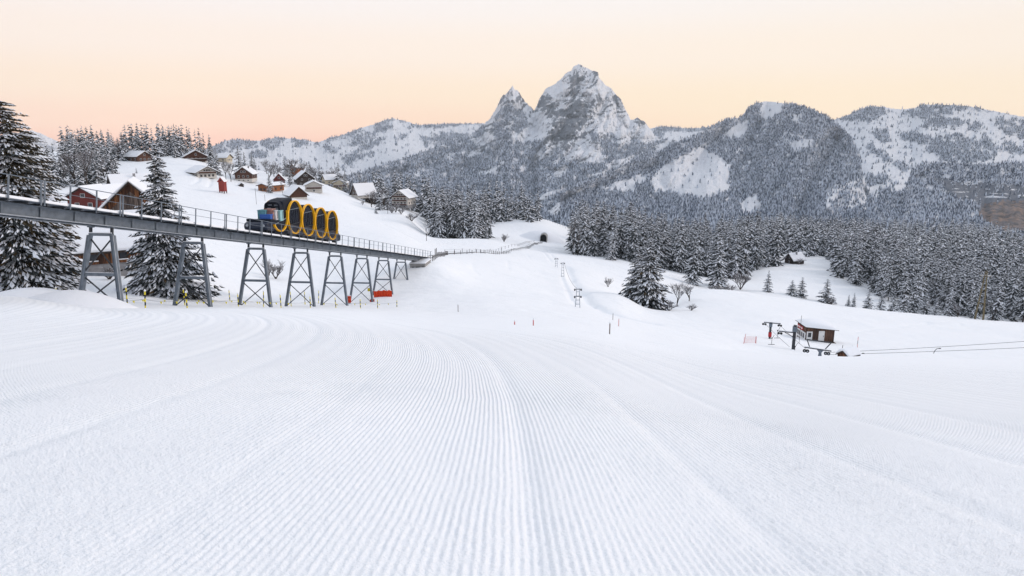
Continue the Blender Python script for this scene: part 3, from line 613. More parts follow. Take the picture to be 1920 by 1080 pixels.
# ------------------------------------------------------------------ trees
def conifer(seed, h=1.0, rad=.19, levels=30, per=7, tufts=4, snow=.5, brown=.0, low=.03, power=.85, droop=.30, pad=False, ragged=.18, tsz=1.0, tmin=.006, wf=1.0, bare_top=0.):
    """unit-height conifer: numpy quads; material 0 needle, 1 snow, 2 brown needle, 3 bark"""
    r = random.Random(seed); V = []; Fq = []; Mi = []
    def quad(p0, p1, p2, p3, m): b = len(V); V.extend((p0, p1, p2, p3)); Fq.append((b, b+1, b+2, b+3)); Mi.append(m)
    for lv in range(levels):
        t = (lv+r.uniform(-.4, .4))/levels; t = min(max(t, 0), .985); z = low+(1-low)*t
        Rl = rad*((1-t)**power)*(.9+.2*r.random())+.008
        if t < .06: Rl *= .75
        nb = max(3, int(per*(1-.55*t)+r.random())); a0 = r.uniform(0, 6.28)
        for b in range(nb):
            a = a0+2*pi*b/nb+r.uniform(-.25, .25); ln = Rl*(1+r.uniform(-ragged, ragged)*1.4)
            dr = droop*(1-.6*t)+r.uniform(-.12, .12); z0_ = z; z = z0_+r.uniform(-1.3, 1.3)*(1-low)/levels*min(1, (1-t)*4)
            ca, sa = cos(a), sin(a); heavy = r.random() < snow*(1-bare_top*t)
            for k in range(tufts):
                q0 = (k+.15+.3*r.random())/tufts; s = ln*q0; zz = z-dr*s+.25*dr*s*q0
                bend = r.uniform(-.30, .30)*(.4+q0); da, db = cos(a+bend), sin(a+bend)
                off = r.uniform(-.5, .5)*ln*.30*(.35+q0)
                x = ca*s-sa*off; y = sa*s+ca*off
                L_ = ln*(.62/tufts**.5)*(1.15-.45*q0)*tsz+tmin; w = L_*r.uniform(.34, .5)*wf
                tip = -L_*(dr+.30+.35*r.random())
                m = 2 if r.random() < brown*(.2+2.2*t) else 0
                tw = r.uniform(-.5, .5)*w
                quad((x-da*L_*.4, y-db*L_*.4, zz), (x-db*w, y+da*w, zz+tip*.5-w*.35+tw), (x+da*L_, y+db*L_, zz+tip), (x+db*w, y-da*w, zz+tip*.5-w*.35-tw), m)
                if r.random() < (.94 if heavy else .5*(1-bare_top*t*.8)):
                    sl = .92 if heavy else .58; lift = L_*.12+.0012; ww = w*sl*.85; LL = L_*sl
                    P = ((x-da*LL*.45, y-db*LL*.45, zz+lift), (x-db*ww, y+da*ww, zz+tip*.45-w*.2+lift+tw*.7), (x+da*LL*.95, y+db*LL*.95, zz+tip*.85+lift), (x+db*ww, y-da*ww, zz+tip*.45-w*.2+lift-tw*.7))
                    if pad:
                        c = (x+da*LL*.1, y+db*LL*.1, zz+tip*.3+lift+w*.42)
                        for i in range(4): b_ = len(V); V.extend((P[i], P[(i+1) % 4], c, c)); Fq.append((b_, b_+1, b_+2, b_+3)); Mi.append(1)
                    else: quad(*P, 1)
            z = z0_
    quad((0, 0, 1.0), (.004, .004, .93), (0, 0, .9), (-.004, -.004, .93), 0)
    return np.array(V), np.array(Fq), np.array(Mi)
def trunk_mesh(h=.97, r=.016, low=-.02):
    mb = MB(); mb.tube([(0, 0, low), (0, 0, .3), (.002, .001, .7), (0, 0, h)], [r, r*.75, r*.35, r*.06], M['bark'], 7)
    o = mb.build('trunk'); me = o.data; bpy.data.objects.remove(o); return me
CM = [M['needle'], M['treesnow'], M['needle_brown'], M['bark']]
def conifer_mesh(**k):
    V, Fq, Mi = conifer(**k); return raw_mesh('crown', V, Fq, CM, Mi)
TRUNK = trunk_mesh(); TRUNK_TH = trunk_mesh(r=.011)
MID = [conifer_mesh(seed=100+i, rad=rd, levels=lv, per=8, tufts=4, tsz=.85, tmin=.011, snow=sn, low=lo, power=pw, droop=dr, ragged=.3) for i, (rd, lv, sn, lo, pw, dr) in enumerate([
    (.13, 26, .6, .10, .75, .9), (.155, 24, .85, .04, .85, .8), (.105, 28, .5, .20, .65, .9), (.14, 24, .75, .06, .8, .85), (.17, 24, .95, .02, .9, .75), (.115, 28, .68, .16, .7, .9)])]
LOWR = [conifer(seed=200+i, rad=rd, levels=14, per=6, tufts=2, snow=sn, low=.05, power=.75, droop=.85, ragged=.35, tsz=1.15, tmin=.014) for i, (rd, sn) in enumerate([(.13, .6), (.15, .8), (.11, .55), (.14, .85)])]
def tree_at(name, label, cat, x, y, z, h, mesh, wide=1.0, group=None, trunk=None, lean=0):
    o = empty(name, (x, y, z), random.uniform(0, 6.28), label, cat, group); o.scale = (h*wide, h*wide, h)
    t = link('trunk', trunk or TRUNK, o); c = link('crown', mesh, o)
    return o
def top_h(px, py_top, x, y, z):
    """height of a thing standing at x,y,z whose top reaches photograph row py_top"""
    return elev(py_top)*y-z

cand = []   # (x,y,z,h,mesh index,cluster)
def forest(cl, poly, n, hmin, hmax, spacing, hfn=None):
    """poly in (photo column, distance)"""
    P = np.array(poly, float); k = 0; tries = 0; pts = []
    while k < n and tries < n*60:
        tries += 1; px = random.uniform(P[:, 0].min(), P[:, 0].max()); Y = random.uniform(P[:, 1].min(), P[:, 1].max())
        if not inpoly(np.array([px]), np.array([Y]), poly)[0]: continue
        x, y, z = G(px, Y)
        if any((x-a)**2+(y-b)**2 < spacing**2 for a, b in pts): continue
        pts.append((x, y)); k += 1
        h = random.uniform(hmin, hmax)*(1 if random.random() > .15 else .62)
        lim = np.interp(px, [690, 800, 825, 910, 915, 1012, 1058, 1070, 1250, 1500, 1700, 1760, 1840, 1925], [318, 325, 346, 346, 340, 344, 344, 372, 372, 396, 403, 390, 402, 436]) if cl != 'hill' else np.interp(px, [100, 180, 215, 250, 340, 400], [238, 234, 246, 228, 228, 250])
        lim += random.choice([random.uniform(-8, 6), random.uniform(0, 36)]); h = min(h, elev(lim)*y-z)
        if h < 7: continue
        cand.append((x, y, z-.3, h, random.randrange(6), cl))
# right forest
forest('right', [(1068, 306), (1180, 300), (1190, 345), (1078, 372)], 34, 25, 33, 3.6)
forest('right', [(1180, 300), (1400, 303), (1400, 340), (1180, 350)], 60, 22, 30, 3.8)
forest('right', [(1085, 350), (1420, 350), (1420, 480), (1110, 480)], 150, 24, 33, 5)
forest('right', [(1410, 345), (1455, 352), (1460, 410), (1410, 410)], 20, 22, 28, 4.5)
forest('right', [(1420, 430), (1640, 395), (1640, 520), (1420, 520)], 110, 20, 28, 6)
forest('right', [(1560, 330), (1660, 288), (1700, 300), (1700, 395), (1560, 410)], 75, 18, 27, 4)
forest('right', [(1640, 300), (1700, 258), (2040, 246), (2040, 330), (1640, 345)], 130, 17, 25, 3.8)
forest('right', [(1600, 340), (2040, 330), (2040, 520), (1600, 520)], 230, 18, 27, 6)
forest('right', [(1100, 480), (2060, 520), (2060, 820), (1130, 700)], 420, 19, 27, 8.5)
forest('right', [(1350, 690), (2060, 800), (2060, 1180), (1350, 1100)], 200, 19, 25, 10)
# wood in the middle
forest('middle', [(815, 326), (915, 326), (925, 372), (812, 372)], 34, 25, 33, 3.6)
forest('middle', [(700, 440), (790, 440), (800, 410), (830, 405), (830, 500), (700, 520)], 52, 25, 33, 4.4)
forest('middle', [(830, 400), (1012, 432), (1012, 500), (830, 480)], 62, 28, 36, 4.6)
# farm hill
forest('hill', [(258, 425), (340, 415), (345, 445), (402, 445), (402, 478), (258, 470)], 60, 17, 25, 4.2)
forest('hill', [(120, 330), (262, 415), (262, 455), (120, 420)], 70, 16, 23, 5)
forest('hill', [(95, 260), (225, 300), (225, 350), (95, 330)], 34, 13, 19, 5)
cand = [c for c in cand if not (230 < c[1] < 520 and -210 < 0)]  if False else cand
cand.sort(key=lambda c: -c[3]/c[1])
GL = {'right': ('snow-dusted dark spruce in the dense forest right of the tunnel', 'spruces of the forest right of the tunnel'),
      'middle': ('tall dark spruce in the wood between the big chalet and the tunnel', 'spruces of the wood left of the tunnel'),
      'hill': ('snowy spruce in the wood on top of the farm hill at the left', 'spruces on the farm hill')}
NIND = 270
def band(px, y, h, cl):
    low = h/y < .055 if cl == 'right' else h/y < .05
    size = 'shorter' if low else 'tall'
    if cl == 'right':
        for lim, where in ((1105, 'at the left corner of the valley forest above the drag lift'), (1165, 'left of the broad spruces in the valley forest'), (1240, 'rising behind the broad spruces in the hollow'), (1310, 'at the forest edge right of the hollow'),
                           (1380, 'at the forest edge behind the rounded knoll'), (1460, 'left of the forest hut'), (1540, 'behind and above the forest hut'), (1620, 'right of the forest hut'), (1700, 'at the forest corner above the lift hut'), (1780, 'in the forest between the lift hut and the wooden pylon'), (1850, 'in the forest around the wooden pylon'), (9999, 'in the forest right of the wooden pylon')):
            if px < lim: break
    elif cl == 'middle':
        for lim, where in ((770, 'behind the big white guesthouse'), (850, 'at the left of the tall clump above the fenced track'), (915, 'at the right of the tall clump above the fenced track'), (965, 'in the wood left of the tunnel'), (9999, 'at the right end of the wood, above the tunnel')):
            if px < lim: break
    else:
        for lim, where in ((160, 'at the left of the hill wood over the farm roofs'), (215, 'in the middle of the hill wood over the farm roofs'), (262, 'at the right of the hill wood over the farm roofs'), (330, 'on the hilltop above the brown house'), (9999, 'on the hilltop above the wide brown chalet')):
            if px < lim: break
    front = 'back-row' if (cl == 'right' and y > 400) else 'front-row'
    if cl != 'right': front = 'upper' if y > 420 else 'lower'
    return '%s %s snow-dusted spruce %s' % (size, front, where)
for (x, y, z, h, m, cl) in cand[:NIND]:
    e = z/y; v = (SP+e*CP)/(CP-e*SP); px_ = 960+F*x/y*(CP+v*SP); lb = band(px_, y, h, cl)
    tree_at('spruce_tree', lb, 'spruce tree', x, y, z, h, MID[m], random.uniform(.78, 1.12), lb.replace('spruce ', 'spruces ', 1), TRUNK_TH)
Vs = []; Fs = []; Ms = []; b = 0
for (x, y, z, h, m, cl) in cand[NIND:]:
    V, Fq, Mi = LOWR[m % 4]; a = random.uniform(0, 6.28); w = random.uniform(.85, 1.15); ca, sa = cos(a), sin(a)
    X = np.stack([(V[:, 0]*ca-V[:, 1]*sa)*h*w+x, (V[:, 0]*sa+V[:, 1]*ca)*h*w+y, V[:, 2]*h+z], -1)
    Vs.append(X); Fs.append(Fq+b); Ms.append(Mi); b += len(X)
o = link('forest', raw_mesh('forest', np.concatenate(Vs), np.concatenate(Fs), CM, np.concatenate(Ms)))
tag(o, 'deep rows of snow-dusted spruces behind the front trees of the valley forest', 'forest', kind='stuff')
print('candidates', len(cand), 'stuff faces', sum(map(len, Fs)))

# bare trees
def bare(seed, depth=5, spread=.55, width=1.0, r0=.018, first=.28, kids=3, thin=.62, bushy=False):
    rr = random.Random(seed); t = MB(); c = MB()
    def rec(p, d, ln, r, lv):
        q = p+d*ln; mid = (p+q)/2+np.array([rr.uniform(-1, 1), rr.uniform(-1, 1), 0])*ln*.06
        (t if lv == 0 else c).tube([p, mid, q], [r, r*.85, r*.7], M['bark'] if lv < 2 else M['twig'], 5 if lv < 2 else 3, False)
        if lv >= 2 and rr.random() < .5:     # snow lying on the twig
            c.tube([p+(0, 0, r*1.2), mid+(0, 0, r*1.2), q+(0, 0, r*1.2)], [r*.7, r*.8, r*.4], M['treesnow'], 3, False)
        if lv >= depth: return
        for k in range(kids+(1 if rr.random() < .5 else 0)):
            a = rr.uniform(0, 6.28); s = spread*rr.uniform(.5, 1.3); nd = nrm(d+s*np.array([cos(a)*width, sin(a)*width, .25]))
            st = p+d*ln*(rr.uniform(.45, 1) if k else 1)
            rec(st, nd, ln*rr.uniform(.6, .85), r*thin, lv+1)
    if bushy:
        for k in range(7):
            a = rr.uniform(0, 6.28); rec(np.zeros(3), nrm((cos(a)*.6, sin(a)*.6, 1)), first*rr.uniform(.6, 1), r0, 1)
        t.tube([(0, 0, -.05), (0, 0, .08)], [r0*1.6, r0*1.2], M['bark'], 5)
    else: rec(np.array([0, 0, -.02]), np.array([0, 0, 1.]), first, r0, 0)
    zmax = max(v[2] for v in c.v)
    out = []
    for nm, mb in (('trunk', t), ('branches', c)):
        mb.v = [(a/zmax, b/zmax, z/zmax) for a, b, z in mb.v]; o = mb.build(nm); out.append(o.data); bpy.data.objects.remove(o)
    return out
BARE = [bare(1, 5), bare(2, 5, .45, 1, .016, .34), bare(3, 5, .6)]
THIN = bare(6, 4, .3, .8, .012, .30, 2); BUSH = [bare(4, 4, .6, 1.2, .012, .3, 3, .65, True), bare(5, 4, .7, 1.4, .012, .25, 3, .65, True)]
def bare_at(px, Y, h, kind, label, cat='bare tree', name='bare_tree', group=None, wide=1.0, z=None):
    x, y, zz = G(px, Y)
    o = empty(name, (x, y, zz-.1), random.uniform(0, 6.28), label, cat, group); o.scale = (h*wide, h*wide, h)
    link('trunk', kind[0], o); link('branches', kind[1], o); return o

# the big snowy spruces beside the viaduct
HI1 = conifer_mesh(seed=11, rad=.215, levels=64, per=20, tufts=17, tmin=.0075, wf=.85, snow=.62, bare_top=.5, brown=.4, low=.02, power=.42, droop=.5, pad=True, ragged=.28, tsz=.62)
HI2 = conifer_mesh(seed=12, rad=.275, levels=58, per=17, tufts=17, tmin=.007, wf=.85, snow=.66, bare_top=.5, brown=.16, low=.03, power=.95, droop=.45, pad=True, ragged=.33, tsz=.68)
HI3 = conifer_mesh(seed=13, rad=.30, levels=42, per=13, tufts=8, tmin=.008, snow=.5, brown=.15, low=.02, power=.8, droop=.55, pad=False, ragged=.3, tsz=.8)
def hero(px, Y, pytop, mesh, label, wide=1.0, name='spruce_tree', cat='spruce tree', sink=.2):
    x, y, z = G(px, Y); h = top_h(px, pytop, x, y, z)+sink
    return tree_at(name, label, cat, x, y, z-sink, h, mesh, wide)
hero(56, 47, 183, HI1, 'huge spruce with brownish upper crown at the left edge, snow thick on its lower boughs', .98)
hero(92, 60, 240, HI1, 'large heavily snowed spruce just right of the huge one at the left edge', .8)
hero(320, 60, 266, HI2, 'tall pointed snowy spruce behind the second trestle tower, right of the grey gabled barn', .9)
hero(1192, 152, 462, HI3, 'broad dark spruce standing alone in the hollow, the left of two grown together', .9)
hero(1214, 147, 447, HI3, 'broad dark spruce with drooping snowy boughs in the hollow beside the bare bushes', 1.08)
# single smaller conifers
for px, Y, top, lab, wd in [
    (506, 345, 326, 'small snowy spruce beside the orange wooden house', 1.5), (545, 400, 306, 'slim snowy spruce between the brown gabled cottage and the long brown chalet', 1.),
    (257, 330, 314, 'tiny lone spruce on the slope above the snowy farm roofs', 1.3),
    (1439, 262, 506, 'lone small spruce on the meadow rim below the forest hut', 1.5), (1484, 262, 524, 'bushy young spruce, left of the close pair on the meadow rim', 2.6), (1502, 262, 518, 'young spruce, right of the close pair on the meadow rim', 1.9),
    (1548, 262, 522, 'young wide spruce on the meadow rim, next right of the close pair', 2.3), (1590, 262, 552, 'tiny spruce at the left end of the low row behind the snow ridge', 1.4), (1600, 262, 548, 'small spruce second in the low row behind the snow ridge', 1.2),
    (1626, 255, 540, 'short dense spruce in the low row behind the snow ridge', 1.6), (1650, 255, 545, 'snow-white short spruce in the low row behind the snow ridge', 1.5), (1672, 255, 538, 'small spruce right of the snow-white short one', 1.2), (1692, 255, 510, 'taller spruce where the low row meets the forest', 1.3),
    (1733, 245, 548, 'round snow-covered young spruce in front of the forest edge', 1.7), (1752, 245, 556, 'smaller round young spruce beside the larger one at the forest edge', 1.5),
    (705, 362, 386, 'small spruce below the white chalet with balconies', 1.6), (1145, 290, 430, 'snowy spruce at the front edge of the forest, above the small bare bush', 1.2), (1300, 262, 440, 'broad spruce at the forest front edge right of the hollow', 1.3), (1345, 265, 432, 'tall broad spruce at the forest edge beside the bare shrubs', 1.3),
    (912, 330, 420, 'tiny snowy spruce at the right foot of the tall spruce clump', 1.2), (408, 380, 276, 'snowy spruce left of the cream house on the farm hill', 1.15), (397, 395, 254, 'second snowy spruce above the white farmhouse', 1.), (450, 400, 271, 'tall heavily snowed spruce right of the cream house on the farm hill', 1.2), (461, 395, 284, 'spruce leaning against the tall snowed one right of the cream house', 1.1),
    (473, 470, 284, 'snowy spruce on the skyline right of the cream house', 1.3), (600, 475, 305, 'dark narrow spruce behind the village roofs', 1.), (577, 470, 303, 'snowy spruce behind the village beside the dark narrow one', 1.15), (563, 475, 306, 'thin dark spruce at the left of the village tree row', .9),
    (636, 462, 303, 'large snowy spruce above the cream house in the village', 1.3), (648, 460, 316, 'narrow spruce right of the large one above the cream house', 1.), (676, 466, 320, 'pair-forming spruce behind the steep-roofed chalet, left one', 1.1), (688, 462, 326, 'smaller spruce behind the steep-roofed chalet, right one', 1.2),
    (712, 385, 345, 'snowy spruce close left of the white chalet with balconies', 1.4), (728, 388, 352, 'snowy spruce touching the left wall of the white chalet with balconies', 1.3), (215, 290, 300, 'pale snowy spruce above the snowy farm roofs', 1.4), (183, 285, 285, 'large frosted spruce above the red farmhouse', 1.35), (1490, 385, 470, 'small pale spruce beside the forest hut', 1.1)]:
    x, y, z = G(px, Y); h = top_h(px, top, x, y, z)+.3
    if h < 1: print('short', lab, h); h = 3
    tree_at('spruce_tree', lab, 'spruce tree', x, y, z-.3, h, MID[random.choice([1, 3, 4])], wd)
# bare ones
for px, Y, h, kd, lab, nm, wd in [
    (163, 275, 17, BARE[1], 'tall bare dark tree standing above the red farmhouse', 'bare_tree', .9), (140, 290, 14, BARE[0], 'bare greyish tree left of the tall one above the red farmhouse', 'bare_tree', 1.1), (120, 280, 12, BARE[2], 'frosted bare tree farthest left above the red farmhouse', 'bare_tree', 1.2), (222, 400, 14, BARE[2], 'bare brown tree on the skyline between the two hilltop woods', 'bare_tree', 1.1),
    (197, 300, 12, BARE[1], 'frosted bare tree in the hilltop wood', 'bare_tree', 1.2), (424, 372, 12, BARE[1], 'bare tree below the cream house, by the white farmhouse', 'bare_tree', .8), (433, 368, 11, BARE[0], 'second bare tree below the cream house', 'bare_tree', .8), (514, 440, 11, BARE[2], 'round bare tree on the open slope above the orange house', 'bare_tree', 1.2),
    (548, 455, 13, BARE[0], 'round bare tree over the snowy roofed house with orange gable', 'bare_tree', 1.2), (618, 475, 15, BARE[2], 'wide bare reddish tree behind the cream house', 'bare_tree', 1.2), (588, 478, 12, BARE[1], 'bare tree amid the village conifers', 'bare_tree', 1.2), (530, 350, 9, THIN, 'thin bare tree by the road beside the brown barn', 'bare_tree', .9), (697, 395, 9, BARE[0], 'spreading bare tree in front of the dark snowy roofed houses', 'bare_tree', 1.4),
    (727, 366, 9, THIN, 'thin bare tree below the white chalet with balconies', 'bare_tree', .9), (800, 262, 8, THIN, 'slender bare tree left of the tall spruce clump', 'bare_tree', 1.2), (1075, 300, 17, THIN, 'thin bare tree at the left corner of the forest', 'bare_tree', .6), (1083, 298, 16, THIN, 'second thin bare tree at the left corner of the forest', 'bare_tree', .6),
    (1270, 165, 6, BARE[0], 'bare bushy tree right of the broad spruces in the hollow', 'bare_tree', 1.1), (1292, 168, 5.5, BARE[2], 'lower bare tree beside the first one in the hollow', 'bare_tree', 1.3), (1388, 262, 9, BUSH[0], 'large grey bare shrub at the forest edge', 'bare_shrub', .9), (735, 370, 4, BUSH[1], 'snow-laden shrub under the white chalet with balconies', 'bare_shrub', 1.2),
    (752, 370, 4.5, BUSH[0], 'twiggy shrub right of the snow-laden one under the white chalet', 'bare_shrub', 1.1), (772, 368, 5, BUSH[1], 'rightmost shrub under the white chalet', 'bare_shrub', 1.2), (742, 378, 6, BUSH[1], 'tall frosted shrub against the white chalet', 'bare_shrub', .8), (680, 392, 3, BUSH[0], 'small pointed bush on the slope left of the white chalet', 'bare_shrub', .7),
    (517, 118, 3.6, BUSH[0], 'bare dark bush under the viaduct behind the third trestle tower', 'bare_shrub', 1.), (505, 122, 3.4, BUSH[1], 'thin bare bush left of the darker one under the viaduct', 'bare_shrub', .6), (205, 66, 1.6, BUSH[1], 'small reddish bush against the stone base of the big barn', 'bare_shrub', 1.2), (1140, 190, 3.2, BUSH[0], 'small lone bush on the bare snow slope left of the broad spruces', 'bare_shrub', .8),
    (1255, 143, 2.3, BUSH[1], 'low bush at the right foot of the broad spruces', 'bare_shrub', 1.4), (1296, 146, 1.7, BUSH[0], 'low grey bush right of the hollow', 'bare_shrub', 1.5), (1345, 205, 2.2, BUSH[1], 'low scrub on the rounded snow knoll', 'bare_shrub', 1.6), (1368, 208, 3, BUSH[0], 'larger scrub on the rounded snow knoll', 'bare_shrub', 1.3), (1332, 204, 1.6, BUSH[0], 'smallest scrub on the rounded snow knoll', 'bare_shrub', 1.5),
    (945, 300, 4, BUSH[1], 'thin shrub on the bank above the fenced track', 'bare_shrub', .8), (1558, 258, 4, BUSH[0], 'shrub beside the wide young spruce on the meadow rim', 'bare_shrub', .9), (1458, 375, 5, BUSH[1], 'shrub left of the forest hut', 'bare_shrub', 1.2), (1497, 372, 4, BUSH[0], 'shrub in front of the forest hut', 'bare_shrub', 1.2), (1860, 255, 8, BARE[0], 'frosted bare tree in front of the forest right of the wooden pylon', 'bare_tree', 1.), (1795, 258, 7, BARE[2], 'frosted bare tree in front of the forest left of the wooden pylon', 'bare_tree', 1.)]:
    bare_at(px, Y, h, kd, lab, 'bare shrub' if 'shrub' in nm else 'bare tree', nm, wide=wd)

# more trees among the houses of the village
spots = [(505, 415), (522, 425), (535, 455), (556, 450), (566, 462), (584, 445), (594, 470), (606, 480), (626, 478), (641, 474), (655, 470), (662, 440), (678, 445), (703, 420), (712, 430), (720, 405), (700, 455), (582, 485), (610, 495), (630, 490), (540, 480), (560, 488), (500, 450), (478, 455)]
for k, (px, Y) in enumerate(spots):
    reg = 'left' if px < 545 else ('middle' if px < 625 else 'right')
    if k % 3 < 2:
        lb = 'bare brownish tree among the village houses, %s part of the village' % reg
        bare_at(px, Y, random.uniform(8, 13), BARE[k % 3], lb, group='bare trees in the %s part of the village' % reg, wide=1.15)
    else:
        x, y, z = G(px, Y); lb = 'small snowy spruce between village houses, %s part of the village' % reg
        tree_at('spruce_tree', lb, 'spruce tree', x, y, z-.3, random.uniform(9, 15), MID[[1, 3, 4][k % 3]], 1.2, 'small spruces in the %s part of the village' % reg)
# ------------------------------------------------------------------ viaduct on trestle towers
def line_pt(i):
    """point i of the tower line: returns (photo column, camera depth)"""
    return 130+960-1000/(1.111+.264*i), 42.2+10.03*i
def deckP(i):
    px, d = line_pt(i); x = (px-960)/F*d
    z = -5.12-.198*(d-42.2)
    y = (d+z*SP)/CP
    return np.array([x, y, z])
I0, I1 = -1.9, 8.63
P0, P1 = deckP(I0), deckP(I1); TD = nrm(P1-P0); TN = nrm(np.cross(TD, (0, 0, 1))); TU = np.cross(TN, TD)
LEN = np.linalg.norm(P1-P0)
def tp(s, n, u): return P0+TD*s+TN*n+TU*u           # s along the track, n towards the camera side, u up; u=0 girder bottom
def s_of(i): return float(np.dot(deckP(i)-P0, TD))
via = empty('railway_viaduct', tuple(tp(LEN, 0, 0)), 0, 'grey steel funicular viaduct running downhill from the left edge on trestle towers', 'viaduct')
def local(mb, o):
    """move a builder's vertices into the frame of its thing"""
    c = np.array(o.location); mb.v = [tuple(np.array(v)-c) for v in mb.v]; return mb
for sd in (-1, 1):
    mb = MB(); n = .72*sd
    mb.bar(tp(0, n, .33), tp(LEN, n, .33), .03, .58, M['steel'], TU)
    mb.bar(tp(0, n, .03), tp(LEN, n, .03), .34, .045, M['steel_light'], TU); mb.bar(tp(0, n, .64), tp(LEN, n, .64), .34, .045, M['steel'], TU)
    for k in range(int(LEN/2.5)): mb.bar(tp(1+k*2.5, n+.09*sd, .06), tp(1+k*2.5, n+.09*sd, .61), .015, .12, M['steel'], TD)
    local(mb, via).build('girder', via)
mb = MB()
for k in range(int(LEN/1.25)): mb.box(tp(.6+k*1.25, 0, .72), (.10, 3.1, .10), M['steel_dark'], (TD, TN, TU))
local(mb, via).build('cross_beams', via)
for sd in (-1, 1):
    mb = MB(); mb.bar(tp(0, .6*sd, .90), tp(LEN, .6*sd, .90), .09, .17, M['steel_light'], TU); mb.bar(tp(0, .6*sd, 1.0), tp(LEN, .6*sd, 1.0), .13, .06, M['snow'], TU); local(mb, via).build('rail', via)
    mb = MB(); mb.bar(tp(0, 1.12*sd, .79), tp(LEN, 1.12*sd, .79), .66, .03, M['steel'], TU); mb.bar(tp(0, 1.12*sd, .89), tp(LEN, 1.12*sd, .89), .60, .15, M['snow'], TU); local(mb, via).build('walkway', via, bevel=.03)
mb = MB(); mb.bar(tp(0, 0, .76), tp(LEN, 0, .76), .9, .03, M['steel_dark'], TU); mb.bar(tp(0, 0, .84), tp(LEN, 0, .84), .8, .12, M['snow'], TU); local(mb, via).build('deck', via)
hr = MB(); nf = 1.5
for u, r in ((1.98, .026), (1.46, .015)): hr.tube([tp(0, nf, u), tp(LEN, nf, u)], r, M['steel'], 6)
hr = local(hr, via).build('handrail', via)
q = 0.4; k = 0
while q < LEN:
    for ds in ((0, .24) if k % 3 == 0 else (0,)):
        mb = MB(); mb.bar(tp(q+ds, nf, .64), tp(q+ds, nf, 2.0), .04, .095, M['steel'], TD); local(mb, via).build('railing_post', hr)
    q += 2.05; k += 1
mb = MB()
abl = ['tall trestle tower nearest the left edge, in front of the brown barn', 'trestle tower in front of the tall pointed spruce', 'trestle tower left of the bare bush, under the tail of the train', 'fourth trestle tower from the left, under the first yellow rings', 'fifth trestle tower from the left, under the last yellow rings', 'trestle tower with small red pads on its feet', 'shorter trestle tower standing behind the orange safety net', 'shortest trestle tower beside the concrete abutment']
footpy = [566, 569, 571, 572, 570, 568, 545, 516]
TOW = []
for i in range(8):
    s = s_of(i); c = tp(s, 0, 0); n2 = nrm((TN[0], TN[1], 0)); up = np.array(TU)
    xg, yg = (c-TU*4.5)[:2]
    gz = min(ground(xg+n2[0]*1.6, yg+n2[1]*1.6), ground(xg-n2[0]*1.6, yg-n2[1]*1.6))-.5
    H = c[2]-.55-gz
    t = empty('trestle_tower', (xg, yg, gz+.5), 0, abl[i], 'trestle tower', 'steel trestle towers under the viaduct'); TOW.append(t)
    top = c-up*.55
    def pt(k, f): # k -1/1 side, f 0 top..1 bottom
        wdt = .78+(.86*H/6.0)*f; return top+n2*k*wdt-up*H*f
    for k in (-1, 1):
        mb = MB(); mb.bar(pt(k, 0), pt(k, 1), .20, .24, M['steel'], n2); mb.bar(pt(k, .0)+n2*k*.11, pt(k, 1)+n2*k*.11, .28, .022, M['steel_light'], n2)
        mb.bar(pt(k, .0)-n2*k*.11, pt(k, 1)-n2*k*.11, .28, .022, M['steel'], n2)
        local(mb, t).build('leg', t)
        mb = MB(); mb.bar(top+n2*k*.72+up*.1, top+n2*k*.72+up*.56, .14, .14, M['steel_dark'], TD); mb.box(top+n2*k*.72+up*.52, (.3, .3, .06), M['steel'], (n2, TD, up)); local(mb, t).build('bearing', t)
    fm = .5 if H > 3.5 else None
    mb = MB(); mb.bar(pt(-1, 0)+up*.04, pt(1, 0)+up*.04, .24, .16, M['steel'], up); mb.bar(pt(-1, 0)+up*.15, pt(1, 0)+up*.15, .22, .05, M['snow'], up)
    local(mb, t).build('cap_beam', t)
    if fm:
        mb = MB(); mb.bar(pt(-1, fm), pt(1, fm), .18, .2, M['steel'], up); mb.bar(pt(-1, fm)+up*.12, pt(1, fm)+up*.12, .15, .03, M['snow'], up); local(mb, t).build('middle_beam', t)
    for a, b in (((0.03, fm-.02), (fm+.03, .93)) if fm else ((.04, .93),)):
        mb = MB()
        mb.bar(pt(-1, a)+TD*.03, pt(1, b)+TD*.03, .07, .07, M['steel_dark'], up); mb.bar(pt(1, a)-TD*.05, pt(-1, b)-TD*.05, .07, .07, M['steel_dark'], up)
        local(mb, t).build('cross_brace', t)

# concrete abutment where the viaduct reaches the slope
e = tp(LEN-8.5, 1.0, 0)
ab = empty('abutment', (e[0], e[1], e[2]-2.3), math.atan2(TD[1], TD[0])-pi/2, 'small snow-capped concrete abutment under the downhill end of the viaduct', 'abutment')
mb = MB(); mb.box((0, 1.5, .35), (2.8, 4.5, 2.7), M['concrete']); mb.box((.1, -.78, .9), (.8, .1, .9), M['dark']); mb.box((1.0, -.78, .9), (.45, .1, 1.0), M['steel_dark']); mb.box((-.8, -.78, 1.0), (.4, .1, .6), M['steel_dark']); mb.build('wall', ab, bevel=.05)
mb = MB(); mb.box((0, 1.5, 1.78), (3.0, 4.7, .16), M['concrete']); sr = mb.build('roof', ab); mb = MB(); mb.box((0, 1.5, 1.97), (2.9, 4.6, .22), M['snow']); mb.build('snow', sr, bevel=.1)

# ------------------------------------------------------------------ funicular
def sd_(d): return s_of((d-42.2)/10.03)
A_, B_ = 34.8, 58.2
fc = tp(A_, 0, 1.1)
fun = empty('funicular_train', tuple(fc), 0, 'black funicular train of four round cabins with yellow rings climbing the viaduct', 'funicular')
def fl(mb): return local(mb, fun)
def pu(s, n, u): return tp(s, n, 1.15+u)
ZV = np.array((0, 0, 1.)); HX = nrm((TD[0], TD[1], 0))
